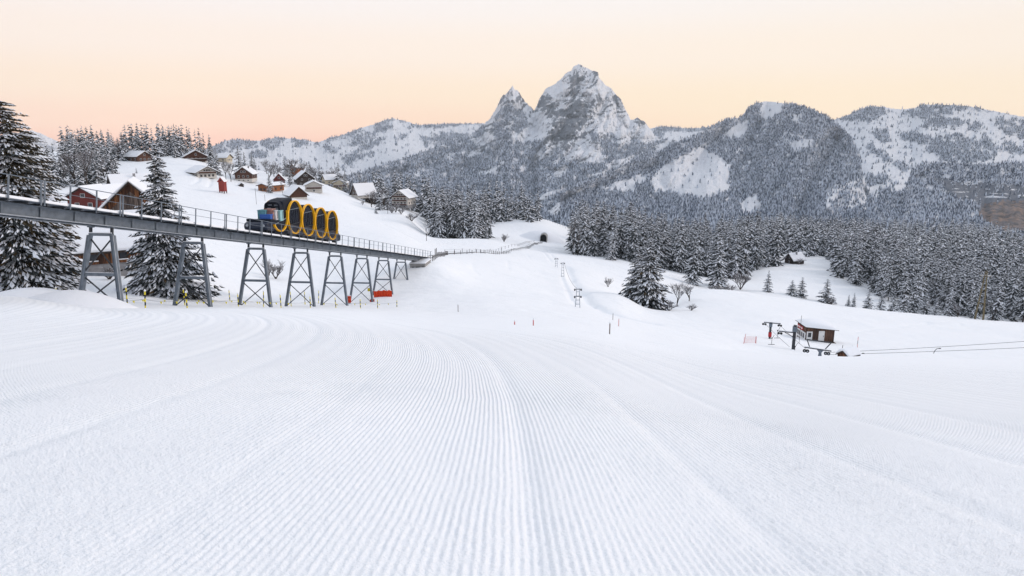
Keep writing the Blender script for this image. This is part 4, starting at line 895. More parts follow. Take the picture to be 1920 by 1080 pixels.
# chassis
def side_prism(pts, n0, n1, m, mb):
    mb.prism([pu(s, n0, u) for s, u in pts], TN*(n1-n0), m)
A_ = 39.2
mb = MB(); side_prism([(A_+.15, .12), (B_-.7, .10), (B_, .2), (B_+.05, .8), (B_-.9, 1.2), (A_+3, 1.0), (A_+.35, .88), (A_, .70), (A_-.05, .35)], -1.14, 1.14, M['navy'], mb); fl(mb).build('chassis', fun, bevel=.08)
mb = MB()
for q in np.linspace(A_+.9, B_-1.0, 8):
    for sd in (-1, 1):
        for dd in (0, .55): mb.tube([pu(q+dd, sd*.5, .0), pu(q+dd, sd*.7, .0)], .19, M['steel_dark'], 12)
fl(mb).build('wheels', fun)
mb = MB(); side_prism([(A_+.55, .92), (A_+3.4, 1.0), (A_+3.4, 1.22), (A_+.5, 1.18)], -1.2, 1.2, M['black'], mb); fl(mb).build('goods_deck', fun, bevel=.03)
mb = MB()
for sd in (-1, 1): mb.tube([pu(A_+.02, sd*.8, .5), pu(A_-.1, sd*.8, .5)], .12, M['steel_light'], 12)
fl(mb).build('headlamps', fun)
RR = 1.70; CS = [41.6, 45.0, 48.35, 51.8, 55.2]
cu = [1.85]*5
def disc_pts(c, n, r, k=40): return [c+TN*n+HX*cos(2*pi*j/k)*r+ZV*sin(2*pi*j/k)*r for j in range(k)]
def cabin(ci, first=False):
    c = pu(CS[ci], 0, cu[ci]); 
    mb = MB(); mb.prism(disc_pts(c, -1.10, RR-.09), TN*2.2, M['black']); drum = fl(mb).build('cabin', fun)
    for sd in (1, -1):
        # ring with a broad rim
        mb = MB(); k = 56; n0, n1 = 1.10*sd, 1.33*sd; v = []; f = []
        for j in range(k):
            a = 2*pi*j/k; dr = HX*cos(a)+ZV*sin(a)
            v += [c+TN*n0+dr*(RR-.09), c+TN*n1+dr*(RR-.09), c+TN*n1+dr*RR, c+TN*n0+dr*RR]
        for j in range(k):
            for q in range(4): f.append((j*4+q, j*4+(q+1) % 4, ((j+1) % k)*4+(q+1) % 4, ((j+1) % k)*4+q))
        mb.add(v, f, M['yellow']); fl(mb).build('ring', drum, smooth=False)
        # glazed door wall: glass pane, posts, lower panel
        mb = MB(); kk = 36; lo = []
        for nm, m, rng_, off in (('door_glass', M['glass'], (-.42, .55), 1.11),):
            pts = []
            for j in range(kk+1):
                a = math.asin(-.42)+(pi-2*math.asin(-.42))*0+(math.asin(.55)-math.asin(-.42))*j/kk; pts.append((cos(a), sin(a)))
            full = pts+[(-x, y) for x, y in pts[::-1]]
            poly = [c+TN*off*sd+HX*x*(RR-.3)+ZV*y*(RR-.3) for x, y in full]; mb.prism(poly, TN*.03*sd, m)
        fl(mb).build('door_glass', drum)
        mb = MB()
        for x in (-.98, -.42, .0, .42, .98): mb.bar(c+TN*1.15*sd+HX*x-ZV*.62, c+TN*1.15*sd+HX*x+ZV*.78, .05, .04, M['black'], TN)
        mb.bar(c+TN*1.15*sd-HX*1.35+ZV*.82, c+TN*1.15*sd+HX*1.35+ZV*.82, .05, .07, M['steel'], ZV); mb.bar(c+TN*1.15*sd-HX*1.4-ZV*.66, c+TN*1.15*sd+HX*1.4-ZV*.66, .05, .06, M['steel_dark'], ZV)
        fl(mb).build('door_frame', drum)
        mb = MB(); pts = [(cos(a), sin(a)) for a in np.linspace(math.asin(.62), pi-math.asin(.62), 20)]
        mb.prism([c+TN*1.11*sd+HX*x*(RR-.3)+ZV*y*(RR-.3) for x, y in pts], TN*.03*sd, M['glass']); fl(mb).build('upper_window', drum)
    return drum
for ci in range(1, 5): cabin(ci)
# body shells linking the drums along the top and between them
for a, b in zip(CS[1:-1], CS[2:]):
    mb = MB(); m_ = (a+b)/2; cc = pu(m_, 0, 1.95)
    mb.prism([cc-HX*.95+ZV*1.45+TN*-1., cc+HX*1.0+ZV*1.12+TN*-1., cc+HX*1.0-ZV*1.4+TN*-1., cc-HX*.95-ZV*1.2+TN*-1.], TN*2.0, M['black']); fl(mb).build('gangway', fun, bevel=.08)
# driver's cab: glazed canopy over the goods, dark bulkhead, and the half ring sweeping under it
c1 = pu(CS[0], 0, cu[0])
def cabprism(pts, n0, n1, m, mb): mb.prism([c1+HX*x+ZV*z+TN*n0 for x, z in pts], TN*(n1-n0), m); return mb
cab = fl(cabprism([(1.15, -1.9), (1.15, 1.08), (1.9, 1.22), (3.4, 1.30), (3.4, -1.9)], -.62, 1.05, M['black'], MB())).build('driver_cab', fun, bevel=.12)
fl(cabprism([(-1.15, -.95), (.9, -.75), (1.6, -.6), (1.6, -2.1), (-1.3, -1.95)], -1.14, 1.16, M['black'], MB())).build('side_fairing', fun, bevel=.03)
fl(cabprism([(-1.15, -.93), (1.25, -.62), (1.25, -.56), (-1.15, -.87)], 1.15, 1.2, M['steel_light'], MB())).build('trim_strip', fun)
# rounded windscreen seen from the front: arch outline across the train
def arch_pts(x, w, z0, z1, k=12):
    P = [c1+HX*x+TN*(-w)+ZV*z0]
    for j in range(k+1):
        a = pi-pi*j/k; ex = abs(cos(a))**.55*(1 if cos(a) > 0 else -1); ez = abs(sin(a))**.55; P.append(c1+HX*(x+.35*(1-ez)*0)+TN*(w*ex)+ZV*(z0+(z1-z0)*(.45+.55*ez)))
    return P+[c1+HX*x+TN*w+ZV*z0]
o_ = [p+TN*.2 for p in arch_pts(.55, .82, -.5, 1.10)]; i_ = [p+TN*.2 for p in arch_pts(.55, .67, -.5, .95)]
mb = MB(); n = len(o_); v = o_+i_; v = v+[p+HX*.62 for p in v]; f = []
for k in range(n-1): f += [(k, k+1, n+k+1, n+k), (2*n+k, 3*n+k, 3*n+k+1, 2*n+k+1), (k, 2*n+k, 2*n+k+1, k+1), (n+k, n+k+1, 3*n+k+1, 3*n+k)]
mb.add(v, f, M['black']); fl(mb).build('canopy_frame', cab)
mb = MB(); mb.prism([p+TN*.2 for p in arch_pts(.75, .68, -.5, .96)], HX*.04, M['glass']); ws = fl(mb).build('windscreen', cab)
mb = MB()
for (n0, n1, z0, z1) in ((-.32, .12, .70, .84), (.32, .72, .66, .82), (-.38, -.02, .34, .52), (.42, .74, .1, .52)): mb.prism([c1+HX*.735+TN*a_+ZV*b_ for a_, b_ in ((n0, z0), (n1, z0), (n1, z1), (n0, z1))], HX*.012, M['glass_painted_light'])  # paler patches painted on for light showing through the windscreen
fl(mb).build('painted_bright_patches', ws)
mb = MB(); mb.bar(c1+HX*.70-TN*.45+ZV*.60, c1+HX*.70+TN*.85+ZV*.60, .05, .06, M['black'], ZV); fl(mb).build('window_bar', ws)
for sd in (1, -1):
    v = []; f = []; th = [R(a) for a in np.linspace(211, 366, 26)]
    for a in th:
        dr = HX*cos(a)+ZV*sin(a); v += [c1+TN*(1.1*sd)+dr*(RR-.09), c1+TN*(1.34*sd)+dr*(RR-.09), c1+TN*(1.34*sd)+dr*(RR+.02), c1+TN*(1.1*sd)+dr*(RR+.02)]
    for j in range(len(th)-1):
        for q in range(4): f.append((j*4+q, j*4+(q+1) % 4, (j+1)*4+(q+1) % 4, (j+1)*4+q))
    mb = MB(); mb.add(v, f, M['yellow']); fl(mb).build('half_ring', fun)
mb = MB(); mb.prism([pu(s, -1.1, u) for s, u in [(B_-2.2, 1.1), (B_-1.7, 2.7), (B_-1.35, 2.5), (B_-.5, 1.1)]], TN*2.2, M['black']); fl(mb).build('tail', fun, bevel=.08)
# goods on the deck
def crate(s, n, u, d, m, name, label, cat, grp='goods on the train deck', lid=None):
    n = .50+.70*n; d = (d[0], d[1]*.80, d[2]*.9); p = tp(s, n, 2.36+(u-2.36)*.9); o = empty(name, tuple(p), math.atan2(HX[1], HX[0]), label, cat, grp)
    mb = MB(); mb.box((0, 0, d[2]/2), d, m); b = mb.build('box', o, bevel=.03)
    mb = MB(); mb.box((0, 0, d[2]+.03), (d[0]+.05, d[1]+.05, .05), lid or m); mb.box((d[0]*.2, -d[1]/2-.012, d[2]*.55), (.05, .02, d[2]*.8), M['steel_dark']); mb.build('lid', o)
# box frame: x along track, y towards far side, so visible face is -TN side
crate(40.75, -.62, 2.36, (1.0, .95, .98), M['teal'], 'crate', 'teal crate at the far end of the goods deck, left of the cartons', 'crate')
crate(40.25, .05, 2.36, (.5, 1.35, .44), M['blue'], 'crate', 'low bright blue crate at the front of the goods deck', 'crate')
crate(41.0, .25, 2.36, (.8, .9, .44), M['pink'], 'carton', 'pinkish carton at the bottom of the stack, behind the blue crate', 'carton')
crate(40.95, .15, 2.88, (.9, 1.15, .30), M['pink'], 'carton', 'wide pinkish carton in the middle of the stack', 'carton')
crate(40.95, .05, 3.24, (.8, .95, .22), M['pink'], 'carton', 'flat pinkish carton topmost of the stack on the goods deck', 'carton')
crate(41.1, .86, 2.36, (.5, .25, .98), M['white_box'], 'parcel', 'white parcels wrapped together beside the pink cartons', 'parcel')
crate(42.0, .88, 2.36, (.7, .42, 1.05), mat('pale_teal_crate', (.27, .47, .50), .6), 'crate', 'pale teal crate directly against the driver cab', 'crate')

# ------------------------------------------------------------------ buildings
def window(mb_parent, c, w, h, ax, frame=M['frame_w'], shutters=None):
    """c centre on the wall, ax=(along, out)"""
    al, ou = np.array(ax[0], float), np.array(ax[1], float)
    mb = MB(); mb.box(np.array(c)+ou*.03, (w+.16, .08, h+.16), frame, (al, ou, (0, 0, 1)))
    if shutters:
        for k in (-1, 1): mb.box(np.array(c)+ou*.05+al*k*(w*.5+.28), (.36, .06, h+.1), shutters, (al, ou, (0, 0, 1)))
    f = mb.build('window', mb_parent)
    mb = MB(); mb.box(np.array(c)+ou*.075, (w, .03, h), M['pane'], (al, ou, (0, 0, 1))); mb.build('pane', f)
def chalet(px, py, wpx, y0=200, y1=600, name='chalet', label='', rot=0, l=None, h=3.0, rise=.38, wall=None, base=None, hb=0, over=.9, snow=.45, nw=(3, 2), side=2, balcony=False, win=(.9, 1.0), frame=None, ridge_x=False, chim=False, w=None, cat='chalet', sink=.3, shutters=None, gwin=True, asym=0, hay=None):
    wall = wall or M['wood_brown']; base = base or M['plaster']; frame = frame or M['frame_w']
    x, y, z = hit(px, py, y0, y1); d = y*CP-z*SP; w = w or wpx*d/F; l = l or w*1.1
    a0 = -math.atan2(x, y)+R(rot)
    o = empty(name, (x, y, z-sink+.0), a0, label, cat)
    hh = h+sink; hw = w/2; r = w*rise
    Y0, Y1 = 0., l
    def roofz(u): return hh+r*(1-abs(u-asym)/(hw if u == 0 else hw))
    # walls: pentagon prism
    mb = MB(); hbz = hb+sink if hb else 0
    if hb:
        mb.box((0, l/2, hbz/2), (w-.1, l-.1, hbz), base)
    mb.prism([(-hw, 0, hbz), (hw, 0, hbz), (hw, 0, hh), (asym, 0, hh+r), (-hw, 0, hh)], (0, l, 0), wall); wl = mb.build('wall', o)
    # roof
    k = r/hw; ov = over; th = .16
    mb = MB(); sn = MB(); th2 = snow
    for sd in (-1, 1):
        ex = sd*(hw+ov); run = abs(ex-asym); kk = r/abs(sd*hw-asym); ze = hh-kk*ov
        mb.prism([(asym, -ov, hh+r+.01), (ex, -ov, ze+.01), (ex, -ov, ze+th), (asym, -ov, hh+r+th+.01)], (0, l+2*ov, 0), M['eave'])
        # rounded snow blanket
        pts = []; m_ = 9
        for j in range(m_+1):
            t = j/m_; xx = asym+(ex*1.01-asym)*t; zz = hh+r+th-(hh+r-ze)*t; e = th2*min(1, ((1-t)*8+.12)**.5)*(.9+.15*sin(t*9+w)); pts.append((xx, zz+max(e, .08)))
        poly = [(asym, -ov+.04, hh+r+th+.005), (ex*1.01, -ov+.04, ze+th+.005)]+[(a, -ov+.04, b) for a, b in pts[::-1]]
        sn.prism(poly, (0, l+2*ov-.08, 0), M['snow'])
    rf = mb.build('roof', o); sn.build('snow', rf, bevel=.08)
    if chim:
        mb = MB(); mb.box((hw*.35, l*.5, hh+r*.9+.4), (.7, .7, 1.5), M['stone']); mb.box((hw*.35, l*.5, hh+r*.9+1.3), (.8, .8, .3), M['snow']); mb.build('chimney', rf)
    # windows on the gable
    if gwin:
        floors = [hbz*.55+.15] if hb > 2 else []
        lvl = []
        zc = hbz+.2
        while zc+1.2 < hh+r*.75: lvl.append(zc+1.15); zc += 2.6
        for q, zz in enumerate(lvl):
            halfw = hw-.8 if zz < hh-.3 else (hw)*(1-(zz+.9-hh)/r)-.4
            n = nw[min(q, len(nw)-1)]; ww = min(win[0], halfw*2/max(n, 1)*.6)
            if halfw < .5: continue
            for c in range(n): window(wl, ((c+.5)/n*2*halfw-halfw, 0, zz), ww, min(win[1], 1.2), ((1, 0, 0), (0, -1, 0)), frame, shutters)
        if hb > 1.6:
            for c in range(3): window(wl, (-hw+.8+(w-1.6)*(c+.5)/3, .05, sink+hb*.5), .8, .6, ((1, 0, 0), (0, -1, 0)), frame)
    for sd in (-1, 1):
        for c in range(side): window(wl, (sd*hw, l*(c+.6)/(side+.2), min(hbz+1.3, hh-.9)), win[0], win[1], ((0, 1, 0), (sd, 0, 0)), frame, shutters)
    if balcony:
        for zb in (balcony if isinstance(balcony, (list, tuple)) else [balcony]):
            bm_ = MB(); bm_.box((0, -.55, sink+zb), (w*.9, 1.1, .14), M['wood_dark']); b = bm_.build('balcony', o)
            mb = MB(); mb.box((0, -1.08, sink+zb+.5), (w*.9, .07, .75), M['wood_brown'] if wall is not M['wood_brown'] else M['wood_dark']); mb.box((0, -1.08, sink+zb+.95), (w*.92, .12, .12), M['snow']); mb.build('railing', b)
    return o, w, l, hh, r
B = M
chalet(368, 301, 40, 250, 500, label='wide low dark brown chalet high on the hill, with a row of windows', rot=4, h=2.4, rise=.28, wall=B['wood_brown'], nw=(5, 1), balcony=.3, over=1.4, w=None)
chalet(389, 333, 34, 250, 500, label='white farmhouse with wide snowy roof just above the red tower', rot=18, h=3.2, rise=.26, wall=B['plaster'], nw=(4, 3), side=4, over=1.6, balcony=2.3, l=16, frame=M['eave'])
chalet(457, 341, 30, 200, 500, label='brown chalet on a white stone base with white windows, right of the red tower', rot=-14, h=4.6, rise=.38, hb=1.7, nw=(3, 2), side=3, chim=True, l=13)
chalet(430, 297, 20, 250, 560, label='cream house half hidden by tall spruces on the hill', rot=60, h=4.5, rise=.3, wall=B['cream'], hb=1.5, nw=(3, 2), side=3, l=14)
chalet(493, 359, 20, 180, 400, name='wooden_house', label='orange wooden house with a flat snowy roof', rot=-38, h=3.0, rise=.16, wall=B['wood_orange'], nw=(2, 0), side=3, l=14, cat='house', frame=M['eave'])
chalet(524, 350, 20, 200, 450, label='small red-brown gabled cottage right of the small spruce', rot=-2, h=4., rise=.55, wall=B['barnred'], hb=1.2, nw=(2, 1), balcony=2.2, cat='cottage', name='cottage')
chalet(561, 373, 30, 200, 400, name='barn', label='low brown barn with steep snowy roof behind the train', rot=14, h=2.2, rise=.46, wall=B['wood_brown'], hb=.8, nw=(0, 0), side=0, l=13, cat='barn', frame=M['eave'], gwin=False)
chalet(589, 361, 30, 200, 400, label='plain white house with a small dark balcony', rot=2, h=4.0, rise=.24, wall=B['plaster'], nw=(1, 0), side=2, cat='house', name='house', balcony=2.2, over=.9, l=11)
chalet(574, 348, 32, 220, 460, label='long dark brown chalet behind the plain white house', rot=8, h=4.2, rise=.40, wall=B['wood_dark'], nw=(3, 2), side=3, l=15)
chalet(549, 331, 13, 240, 500, label='tall orange-brown gabled house behind the thin spruce', rot=-30, h=6.5, rise=.35, wall=B['wood_orange'], nw=(2, 2), side=2, cat='house', name='house', l=11)
chalet(607, 342, 13, 240, 500, label='small white house under a big square snowy roof', rot=-62, h=3.4, rise=.55, wall=B['cream'], nw=(2, 1), side=2, cat='house', name='house', l=10)
chalet(637, 352, 23, 230, 460, label='cream house with shallow hipped roof at the edge of the village', rot=-10, h=4.8, rise=.22, wall=B['cream'], nw=(3, 0), side=2, cat='house', name='house', l=10, balcony=2.4)
chalet(665, 370, 24, 210, 420, label='steep-roofed chalet with a large plain snow roof and grey gable', rot=-58, h=2.6, rise=.72, wall=B['boards_grey'], hb=1.6, nw=(2, 1), side=3, l=13)
chalet(692, 366, 20, 225, 430, label='dark chalet with snowy roof directly right of the steep-roofed one', rot=-40, h=3.2, rise=.42, wall=B['wood_dark'], nw=(2, 1), side=2, l=13)
chalet(686, 355, 24, 240, 480, label='snow-roofed house partly hidden behind the two steep roofs', rot=-35, h=4.8, rise=.3, wall=B['wood_dark'], nw=(2, 1), side=2, cat='house', name='house')
chalet(750, 390, 32, 240, 480, name='guesthouse', label='large white guesthouse chalet with three rows of brown balconies', rot=-24, h=7.2, rise=.36, wall=B['plaster'], hb=1.8, base=B['stone'], nw=(4, 4, 3), side=3, l=13, balcony=(1.9, 4.6, 7.2), cat='guesthouse', win=(1.1, 1.1), over=1.5, frame=M['eave'])
chalet(272, 302, 28, 250, 500, label='brown house with snowy roof behind the pointed spruce, high on the hill', rot=30, h=2.8, rise=.3, wall=B['wood_brown'], nw=(3, 1), side=3, l=14, cat='house', name='house')
chalet(310, 284, 15, 300, 560, label='brown cabin tucked into the hilltop wood left of the small one', rot=20, h=3.0, rise=.3, wall=B['wood_brown'], nw=(3, 1), cat='cabin', name='cabin')
chalet(348, 281, 12, 300, 560, label='small brown cabin just above the wide low chalet', rot=-30, h=2.6, rise=.4, wall=B['wood_brown'], nw=(2, 1), cat='cabin', name='cabin')
chalet(231, 283, 13, 300, 560, label='little brown cabin between the two hilltop woods', rot=30, h=2.5, rise=.4, wall=B['wood_brown'], nw=(1, 1), cat='cabin', name='cabin')
chalet(205, 322, 14, 200, 500, label='brown hut above the snowy farm roofs', rot=40, h=2.4, rise=.4, wall=B['wood_dark'], nw=(1, 1), cat='hut', name='hut', l=8)
chalet(453, 350, 8, 200, 400, name='shed', label='tiny brown shed left of the orange wooden house', rot=10, h=.9, rise=.4, wall=B['wood_dark'], nw=(0, 0), side=0, cat='shed', over=.3, snow=.3, gwin=False)
chalet(1479, 494, 20, 300, 480, name='forest_hut', label='dark wooden hut with snowy roof at the edge of the forest', rot=-42, h=2.6, rise=.5, wall=B['wood_dark'], nw=(1, 1), side=1, cat='hut', l=8.5, chim=True)
# farm near the viaduct
chalet(158, 391, 58, 90, 240, name='farmhouse', label='dark red farmhouse with white windows under a broad snowy roof', rot=-30, h=3.2, rise=.30, wall=B['barnred'], nw=(2, 1), side=3, cat='farmhouse', l=9, over=1.2, win=(1.1, 1.0), snow=.55)
chalet(198, 382, 40, 100, 260, name='house', label='grey house with snowy dormer roofs right of the red farmhouse', rot=-36, h=3.0, rise=.34, wall=B['boards_grey'], nw=(2, 1), side=3, cat='house', l=9, over=1.0, snow=.55)
chalet(212, 370, 60, 110, 280, name='house', label='house with a big plain snow roof and brick chimney behind the gabled barn', rot=-80, h=2.8, rise=.42, wall=B['wood_dark'], nw=(2, 1), side=0, cat='house', l=14, chim=True, snow=.6)
# gabled barn and the long barn below it
def barn_gable():
    x, y = Aof(241, 343)*80, 80.; zg = ground(x, y); d = 80*CP-(-8)*SP
    zt = elev(343)*80; zb = zg-.5
    o = empty('gabled_barn', (x, y, zb), -math.atan2(x, y)+R(-4), 'weathered grey gabled barn with a dark hayloft opening behind the viaduct', 'barn')
    H = zt-zb; w = 7.0; hw = w/2; r = 3.5; hh = H-r; l = 9.
    mb = MB(); mb.prism([(-hw, 0, 0), (hw, 0, 0), (hw, 0, hh), (0, 0, H), (-hw, 0, hh)], (0, l, 0), M['boards_grey']); mb.build('wall', o)
    mb = MB(); mb.prism([(-hw*.98, -.06, hh-.0), (-hw*.98, -.06, hh+.1), (0, -.06, H-.06), (hw*.98, -.06, hh+.1), (hw*.98, -.06, hh), (hw*.72, -.06, hh+.1), (0, -.06, H-1.0), (-hw*.72, -.06, hh+.1)], (0, .05, 0), M['boards_warm']); mb.build('gable_boards', o)
    mb = MB(); mb.box((.2, -.06, hh-.1), (2.4, .1, .55), M['dark']); mb.build('loft_opening', o)
    mb = MB(); sn = MB()
    for sd in (-1, 1):
        mb.prism([(0, -.8, H), (sd*(hw+.9), -.8, hh-.9), (sd*(hw+.9), -.8, hh-.72), (0, -.8, H+.18)], (0, l+1.6, 0), M['wood_dark'])
        sn.prism([(0, -.7, H+.19), (sd*(hw+.9), -.7, hh-.71), (sd*(hw+.95), -.7, hh-.45), (sd*hw*.5, -.7, H-r*.5+.62), (0, -.7, H+.4)], (0, l+1.4, 0), M['snow'])
    rf = mb.build('roof', o); sn.build('snow', rf, bevel=.08)
barn_gable()
def barn_long():
    xb, yb, zb = hit(200, 516, 45, 120); d = yb*CP-zb*SP; m = d/F     # metres per photo pixel
    o = empty('long_barn', (xb, yb, zb-.3), -math.atan2(xb, yb)+R(2), 'long brown wooden barn on a stone base with a huge sloping snow roof', 'barn')
    w = 128*m; hs = 22*m+.3; hw_ = 27*m; l = 11.
    mb = MB(); mb.box((.1, l/2, hs/2), (w, l, hs), M['stone']); mb.build('stone_base', o)
    mb = MB(); mb.prism([(-w/2, -.12, hs), (-w/2, l, hs), (-w/2, l, hs+hw_), (-w/2, l*.5, hs+hw_+3.0), (-w/2, -.12, hs+hw_)], (w, 0, 0), M['boards_warm']); wl = mb.build('wall', o)
    for xx in (-w*.14, w*.24): window(wl, (xx, -.12, hs+hw_*.58), .62, .82, ((1, 0, 0), (0, -1, 0)), M['wood_dark'])
    for xx in (-w*.14, w*.24):
        mb = MB(); mb.box((xx, -.22, hs+hw_*.58-.52), (.9, .22, .1), M['snow']); mb.build('snowy_sill', wl)
    window(wl, (w*.33, 0., hs*.62), .7, .5, ((1, 0, 0), (0, -1, 0)), M['concrete'])
    e = .75; k = 3.0/(l*.5); zr = hs+hw_+3.0; ze = hs+hw_-k*e
    mb = MB(); sn = MB()
    mb.prism([(-w/2-.5, l*.5, zr+.02), (-w/2-.5, -e, ze+.02), (-w/2-.5, -e, ze+.2), (-w/2-.5, l*.5, zr+.2)], (w+1., 0, 0), M['wood_dark'])
    mb.prism([(-w/2-.5, l*.5, zr+.02), (-w/2-.5, l+e, ze+.02), (-w/2-.5, l+e, ze+.2), (-w/2-.5, l*.5, zr+.2)], (w+1., 0, 0), M['wood_dark'])
    for a, b in ((-e, 1), (l+e, -1)):
        sn.prism([(-w/2-.46, l*.5, zr+.21), (-w/2-.46, a, ze+.21), (-w/2-.46, a-.05*b, ze+.5), (-w/2-.46, a+.7*b, ze+.9+.2), (-w/2-.46, l*.5, zr+.65)], (w+.92, 0, 0), M['snow'])
    rf = mb.build('roof', o); sn.build('snow', rf, bevel=.1)
barn_long()
def barn_side():
    Y = 72; x = Aof(128, 440)*Y; zg = ground(x, Y)
    o = empty('side_barn', (x, Y, zg-.4), -math.atan2(x, Y)+R(28), 'dark weathered barn gable between the left spruces and the long barn', 'barn')
    zt = elev(412)*Y-(zg-.4); hw = 2.6; r = 1.5; hh = zt-r
    mb = MB(); mb.prism([(-hw, 0, 0), (hw, 0, 0), (hw, 0, hh), (0, 0, zt), (-hw, 0, hh)], (0, 6, 0), M['boards_grey']); mb.build('wall', o)
    mb = MB(); mb.prism([(-hw, -.05, hh), (hw, -.05, hh), (0, -.05, zt)], (0, .04, 0), M['boards_warm']); mb.build('gable_boards', o)
    mb = MB(); sn = MB()
    for sd in (-1, 1):
        mb.prism([(0, -.6, zt+.01), (sd*(hw+.7), -.6, hh-.4), (sd*(hw+.7), -.6, hh-.25), (0, -.6, zt+.16)], (0, 7, 0), M['wood_dark'])
        sn.prism([(0, -.55, zt+.17), (sd*(hw+.7), -.55, hh-.24), (sd*(hw+.72), -.55, hh+.1), (0, -.55, zt+.6)], (0, 6.9, 0), M['snow'])
    rf = mb.build('roof', o); sn.build('snow', rf)
barn_side()
# red tower
x, y, z = hit(416, 362, 180, 400); d = y*CP-z*SP; m = d/F
o = empty('red_tower', (x, y, z-.2), -math.atan2(x, y)+R(-28), 'narrow red wooden tower with steep snowy roof on the open slope', 'tower')
w = 10.5*m; hh = 23*m; r = 6.5*m; st = 3.5*m
for a in (-1, 1):
    for b in (0, 1): mb = MB(); mb.box((a*(w/2-.2), .2+b*(w-.4), st/2), (.3, .3, st+.02), M['wood_dark']); mb.build('stilt', o)
mb = MB(); mb.prism([(-w/2, 0, st), (w/2, 0, st), (w/2, 0, hh), (0, 0, hh+r), (-w/2, 0, hh)], (0, w, 0), mat('red_tower_boards', (.30, .05, .038), .8, noise=.5, scale=1.5, col2=(.19, .028, .024), stretch=(4, 4, .4))); wl = mb.build('wall', o)
mb = MB(); mb.box((0, -.03, hh+r*.2), (.5, .05, .7), M['dark']); mb.build('hatch', wl)
mb = MB(); sn = MB()
for sd in (-1, 1):
    ex = sd*(w/2+.4); ze = hh-.4*r/(w/2); mb.prism([(0, -.4, hh+r+.01), (ex, -.4, ze), (ex, -.4, ze+.12), (0, -.4, hh+r+.13)], (0, w+.8, 0), M['red'])
    sn.prism([(0, -.35, hh+r+.14), (ex, -.35, ze+.13), (ex, -.35, ze+.35), (0, -.35, hh+r+.4)], (0, w+.7, 0), M['snow'])
rf = mb.build('roof', o); sn.build('snow', rf)

# far cabins dotted over the mountains
for px, py, Y, lab in [(1327, 300, 2150, 'tiny dark cabin on the large meadow of the wooded hill'), (1291, 306, 2080, 'tiny cabin at the left of the large meadow'), (1316, 356, 1500, 'tiny cabin at the lower edge of the large meadow')]:
    pass

# ------------------------------------------------------------------ marker poles, ropes, nets
def pole(px, Y, h, m1, m2=None, name='marker_pole', label='', cat='marker pole', group=None, r=.035, lean=0, bands=3, flag=False):
    x, y, z = G(px, Y); o = empty(name, (x, y, z-.3), 0, label, cat, group); o.rotation_euler = (random.uniform(-.04, .04), lean, 0)
    mb = MB(); n = bands*2 if m2 else 1; H = h+.3
    for k in range(n): mb.tube([(0, 0, H*k/n), (0, 0, H*(k+1)/n)], r, m1 if (k % 2 or not m2) else m2, 8)
    mb.build('pole', o)
    mb = MB(); mb.tube([(0, 0, H), (0, 0, H+.06), (0, 0, H+.14)], [r*1.3, r*1.5, r*.3], M['snow'], 8); mb.build('snow_cap', o)
    return o
YB = 'black and yellow marker poles round the viaduct towers'
ords = ['leftmost', 'second', 'third', 'fourth', 'fifth', 'sixth', 'seventh', 'eighth', 'ninth', 'tenth', 'eleventh', 'twelfth', 'thirteenth', 'fourteenth', 'fifteenth']
mp = [(107, 45, 541, .9), (239, 46, 539, 1.3), (272, 41, 546, 1.4), (347, 52, 543, 1.2), (351, 44, 549, 1.1), (447, 55, 552, 1.0), (431, 66, 545, 1.0), (494, 62, 547, 1.0), (527, 56, 553, 1.1), (546, 70, 547, 1.), (572, 82, 547, 1.), (582, 60, 556, 1.1), (597, 88, 545, 1.), (630, 66, 558, 1.2), (676, 68, 561, 1.1), (708, 72, 562, 1.1), (744, 76, 564, 1.0)]
mp.sort()
for k, (px, Y, top, h) in enumerate(mp):
    x, y, z = G(px, Y); h2 = max(.8, elev(top)*y-z)
    if h2 > 2.5: h2 = 2.
    pole(px, Y, h2, M['yellow_pole'], M['black'], label=('leftmost black and yellow pole of the row at the viaduct towers' if k == 0 else '%s black and yellow pole from the left in the row at the viaduct towers' % (ords+['sixteenth', 'seventeenth'])[k]), group=YB, lean=random.uniform(-.05, .08), r=.042)
# rope fences with little yellow flags
def rope(name, cols, label, n, zoff=.55):
    mb = MB(); pts = []
    for px, Y in cols: x, y, z = G(px, Y); pts.append(np.array((x, y, z+zoff)))
    o = empty(name, tuple(pts[0]), 0, label, 'rope')
    full = []
    for a, b in zip(pts[:-1], pts[1:]):
        for t in np.linspace(0, 1, 9)[:-1]: full.append(a*(1-t)+b*t-np.array((0, 0, .5*t*(1-t))))
    mb.tube(full+[pts[-1]], .010, M['steel'], 4); local(mb, o).build('cord', o)
    for k in range(n):
        p = full[int((k+.5)/n*len(full))]+np.array((0, 0, -.06)); mb = MB(); mb.prism([p+(-.07, 0, .05), p+(.07, 0, .05), p+(.02, 0, -.13)], (0, .02, 0), M['yellow_pole']); local(mb, o).build('flag', o)
rope('flagged_rope', [(107, 45), (160, 44), (239, 46), (347, 52), (447, 55), (527, 56)], 'rope with small yellow flags strung behind the left trestle towers', 16)
rope('flagged_rope', [(190, 40), (272, 41), (351, 44), (400, 48), (494, 52), (582, 60), (676, 68), (744, 76)], 'rope with small yellow flags strung in front of the trestle towers', 22)
